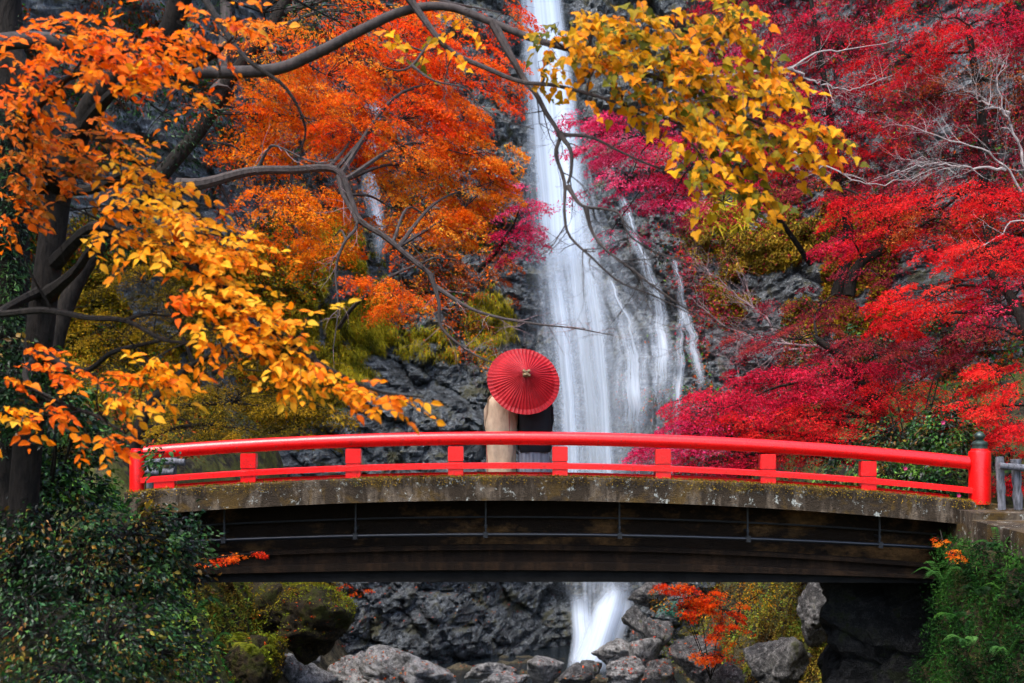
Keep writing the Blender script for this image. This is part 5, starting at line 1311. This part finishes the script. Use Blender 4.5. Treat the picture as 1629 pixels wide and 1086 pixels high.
# moss cushions and weeds on the mossy rocks
for bo in MOSSY:
    co = np.array([v.co for v in bo.data.vertices]) + np.array(bo.location); nm = np.array([v.normal for v in bo.data.vertices])
    w = np.clip(nm[:, 2]+0.1, 0, 1)*(fbm(co[:, 0]*1.5, co[:, 1]*1.5, co[:, 2]*1.5, 3, 44) > -0.1); k = rng.choice(len(co), 5000, p=w/w.sum())
    P = co[k] + rng.normal(0, 0.03, (5000, 3)); A = nm[k]*0.5 + rng.normal(0, 0.6, (5000, 3))
    tt = 0.5 + 0.8*fbm(P[:, 0]*1.3, P[:, 1]*1.3, P[:, 2]*1.3, 3, 48) + rng.normal(0, 0.1, 5000)
    o = link('moss', leaf_mesh('moss', P, A, nm[k] + rng.normal(0, 0.5, (5000, 3)), 0.055*rng.uniform(0.5, 1.4, 5000), palette([(90, 58, 16), (136, 104, 22), (118, 122, 28), (150, 170, 50)], tt, 0.25), DIAM), M['leaf_matt'], bo, kind='stuff')
    o.matrix_parent_inverse = Matrix.Translation(bo.location).inverted()

# ------------------------------------------------------------------ ground cover nobody could count
def cover(name, label, P, N0, ll, cols, tm, lm='leaf_matt', down=0.3, jit=0.6, tmix=(0, 1), off=0.05, clump=2.0):
    n = len(P); A = nrm(rng.normal(0, 0.6, (n, 3)) + N0*0.4 + np.array([0, 0, -down])); N = N0 + rng.normal(0, jit, (n, 3))
    tt = 0.5 + 0.75*fbm(P[:, 0]*clump, P[:, 1]*clump, P[:, 2]*clump, 3, 77) + rng.normal(0, 0.15, n)
    tt = tmix[0] + (tmix[1]-tmix[0])*tt
    o = link(name, leaf_mesh(name, P + N0*np.abs(rng.normal(0, off, (n, 1))), A, N, ll*rng.uniform(0.6, 1.4, n), palette(cols, tt, 0.25), tm), M[lm], label=label, cat='foliage', kind='stuff')
    return o
def in_ellipses(E, n):
    w = np.array([e[2]*e[3]*(e[4] if len(e) > 4 else 1) for e in E]); k = rng.choice(len(E), n, p=w/w.sum()); E = np.array([e[:4] for e in E], float)[k]
    a = rng.uniform(0, 2*math.pi, n); r = np.sqrt(rng.uniform(0, 1, n)); r = r*(0.85+0.3*rng.random(n))
    return E[:, 0]+E[:, 2]*r*np.cos(a), E[:, 1]+E[:, 3]*r*np.sin(a)
def cliff_cover(name, label, E, n, ll, cols, tm, thr=None, **k):
    px, py = in_ellipses(E, n)
    bare = ((px-680)/125)**2 + ((py-655)/85)**2 < 0.85+0.3*rng.random(n)       # the washed rock beside the couple stays bare
    px, py = px[~bare], py[~bare]; P, isc = hit(px, py, 25.5)
    if thr is not None:
        keep = fbm(P[:, 0]*0.7, P[:, 1]*0.4, P[:, 2]*0.9, 4, 91) > thr; P = P[keep]; isc = isc[keep]
    N0 = np.where(isc[:, None], np.array([0, -0.9, 0.4]), np.array([0, -0.3, 0.95]))
    return cover(name, label, P, N0, ll, cols, tm, **k)
UP = [(-20, 200, 500, 260), (1500, 300, 320, 340), (1250, 420, 200, 160), (450, 500, 160, 180), (700, 430, 110, 160), (200, 550, 260, 200), (1300, 640, 300, 160)]
cliff_cover('undergrowth', 'brown and rust leaf litter and creepers clinging to the gorge slopes', UP, 70000, 0.12, RUST, DIAM, -0.12, off=0.10, tmix=(-0.1, 0.8))
cliff_cover('undergrowth', 'dark green creepers and small leaves on the gorge slopes', UP, 52000, 0.12, GREEN, DIAM, -0.05, off=0.14)
cliff_cover('undergrowth', 'maroon bare brush and leaves on the red slope', [(1250, 430, 170, 120), (1400, 180, 300, 260), (1150, 470, 90, 100), (1480, 420, 160, 120), (1250, 60, 160, 120)], 60000, 0.10, MAROON, DIAM, -0.1, off=0.2)
cliff_cover('undergrowth', 'yellow green hanging plants on the rock between orange maple and umbrella', [(575, 500, 60, 130), (545, 420, 40, 80), (780, 520, 40, 60), (680, 570, 50, 50), (600, 580, 40, 60), (520, 560, 60, 90)], 40000, 0.24, YGREEN, BLADE, -0.15, down=1.6, off=0.2)
cliff_cover('undergrowth', 'olive and ochre shrubs on the bank behind the near end of the rail', [(300, 560, 260, 150), (430, 480, 160, 120), (200, 460, 140, 120)], 50000, 0.11, OLIVE, DIAM, -0.15, off=0.25)
cliff_cover('undergrowth', 'yellow brown shrubs and dry grass above the side fall', [(1200, 390, 100, 60), (1120, 370, 40, 50), (1260, 350, 70, 40), (1240, 440, 110, 60)], 34000, 0.13, [(50, 42, 16), (92, 78, 26), (132, 108, 34), (180, 140, 46)], NARROW, -0.05, off=0.2, down=0.8)
cliff_cover('undergrowth', 'olive moss and low shrubs on the slope between side fall and crimson maple', [(1260, 470, 130, 80), (1180, 420, 80, 80), (1350, 480, 100, 60), (1300, 380, 120, 60)], 36000, 0.11, OLIVE, DIAM, -0.1, off=0.2)
cliff_cover('undergrowth', 'fallen orange leaves scattered over the dark rock face', [(680, 400, 120, 120), (500, 430, 130, 80), (740, 560, 60, 60), (600, 350, 200, 150)], 9000, 0.09, ORANGE, MAPLE, -0.1, off=0.2)
# pampas like tufts hanging from the rock
for i, (px, py, lb) in enumerate([(1125, 372, 'pale tuft of dry grass hanging beside the side fall top'), (1170, 385, 'second pale grass tuft hanging towards the yellow shrubs')]):
    P, _ = hit([px], [py-30]); n = 260; b = P[0] + np.array([0, -0.4, 0])
    A = nrm(rng.normal(0, 0.5, (n, 3)) + np.array([0, -0.5, -0.5])); f = thing('grass_tuft', b, lb, 'grass tuft')
    link('blades', leaf_mesh('blades', b + rng.normal(0, 0.18, (n, 3)), A, np.tile([0, -1.0, 0.3], (n, 1)) + rng.normal(0, 0.3, (n, 3)), rng.uniform(0.7, 1.4, n), palette(YGREEN, rng.uniform(0.3, 1, n), 0.2), BLADE), M['leaf_matt'], f, kind='stuff')
# banks below the bridge
n = 60000
px, py = in_ellipses([(380, 960, 150, 90), (330, 1040, 120, 80), (1240, 990, 150, 90), (1290, 1040, 90, 90), (1180, 1050, 120, 60), (440, 950, 120, 40, 1.5)], n); P, isc = hit(px, py, 14)
cover('bank_plants', 'moss, ivy and small weeds on the banks under the bridge', P, np.tile([0, -0.5, 0.85], (n, 1)), 0.075, [(56, 40, 18), (110, 84, 32), (134, 124, 40), (86, 108, 36), (130, 156, 60)], DIAM, tmix=(-0.2, 1.1), off=0.08, clump=1.2)
n = 16000
X = rng.uniform(-9, -2.8, n); Y_ = rng.uniform(8.5, 24, n); P = np.stack([X, Y_, ground_z(X, Y_)], -1)
cover('bank_plants', 'ivy and weeds covering the near bank under the shrubs', P, np.tile([0.3, -0.3, 0.9], (n, 1)), 0.08, GREEN, DIAM, off=0.10)
k = rng.integers(0, len(WALLV), 60000); P = WALLV[k] + rng.normal(0, 0.08, (60000, 3)); P = P[fbm(P[:, 0]*1.5, P[:, 1]*1.5, P[:, 2]*1.5, 3, 5) > -0.5]
cover('wall_plants', 'moss, ivy and grass growing over the retaining wall', P, np.tile([-0.8, -0.4, 0.4], (len(P), 1)), 0.055, GREEN[:3] + [(70, 110, 40)], NARROW, 'leaf', tmix=(-0.1, 1.0), off=0.06)
n = 14000
X = rng.uniform(-6.1, 7.6, n); ed = rng.random(n)
P = np.stack([X, np.where(ed < 0.6, 21.95+0.1*rng.random(n), 21.895), ET + camber(X) - np.where(ed < 0.6, 0, rng.random(n)**2*0.14)], -1)
P = P[fbm(X*1.3, 0, 0, 3, 15) + 0.3*rng.standard_normal(n) > -0.1]
o = cover('moss', 'brown moss fringe along the edge beam', P, np.tile([0, -0.5, 0.8], (len(P), 1)), 0.028, [(50, 36, 12), (104, 80, 22), (140, 110, 34), (90, 100, 40)], DIAM, off=0.012)
del o['label'], o['category']; o.parent = bridge; o.matrix_parent_inverse = Matrix.Translation(bridge.location).inverted()

# fallen leaves lying on the boulders and in the stream bed
n = 900
px, py = in_ellipses([(650, 1060, 120, 30), (880, 1070, 100, 20), (1060, 1040, 90, 50), (480, 1000, 90, 60), (700, 960, 160, 40, 0.4)], n)
dg = bpy.context.evaluated_depsgraph_get(); dg.update(); PP = []
for a, b in zip(px, py):
    d_ = Vector(((a-CX)/F, 1.0, (HY-b)/F)).normalized()
    ok, loc, nn_, fi, ob, mt = SC.ray_cast(dg, Vector((0, 26.0/d_.y*1.0, 0))*0 + d_*(26.0/d_.y), d_)
    if ok and ob.name.split('.')[0] in ('boulder', 'stone', 'cliff', 'ground') and nn_.z > 0.15: PP.append(np.array(loc)+np.array(nn_)*0.012)
PP = np.array(PP) if PP else np.zeros((1, 3))
n = len(PP); A = rng.normal(0, 1, (n, 3))*np.array([1, 1, 0.2])
link('fallen_leaves', leaf_mesh('fallen_leaves', PP, A, np.tile([0, -0.2, 1.0], (n, 1)) + rng.normal(0, 0.25, (n, 3)), 0.075*rng.uniform(0.6, 1.3, n), palette([(110, 50, 16), (190, 80, 20), (220, 60, 20), (200, 130, 40)], rng.random(n), 0.25), MAPLE), M['leaf_matt'],
     label='fallen maple leaves scattered on the boulders of the stream bed', cat='leaves', kind='stuff')
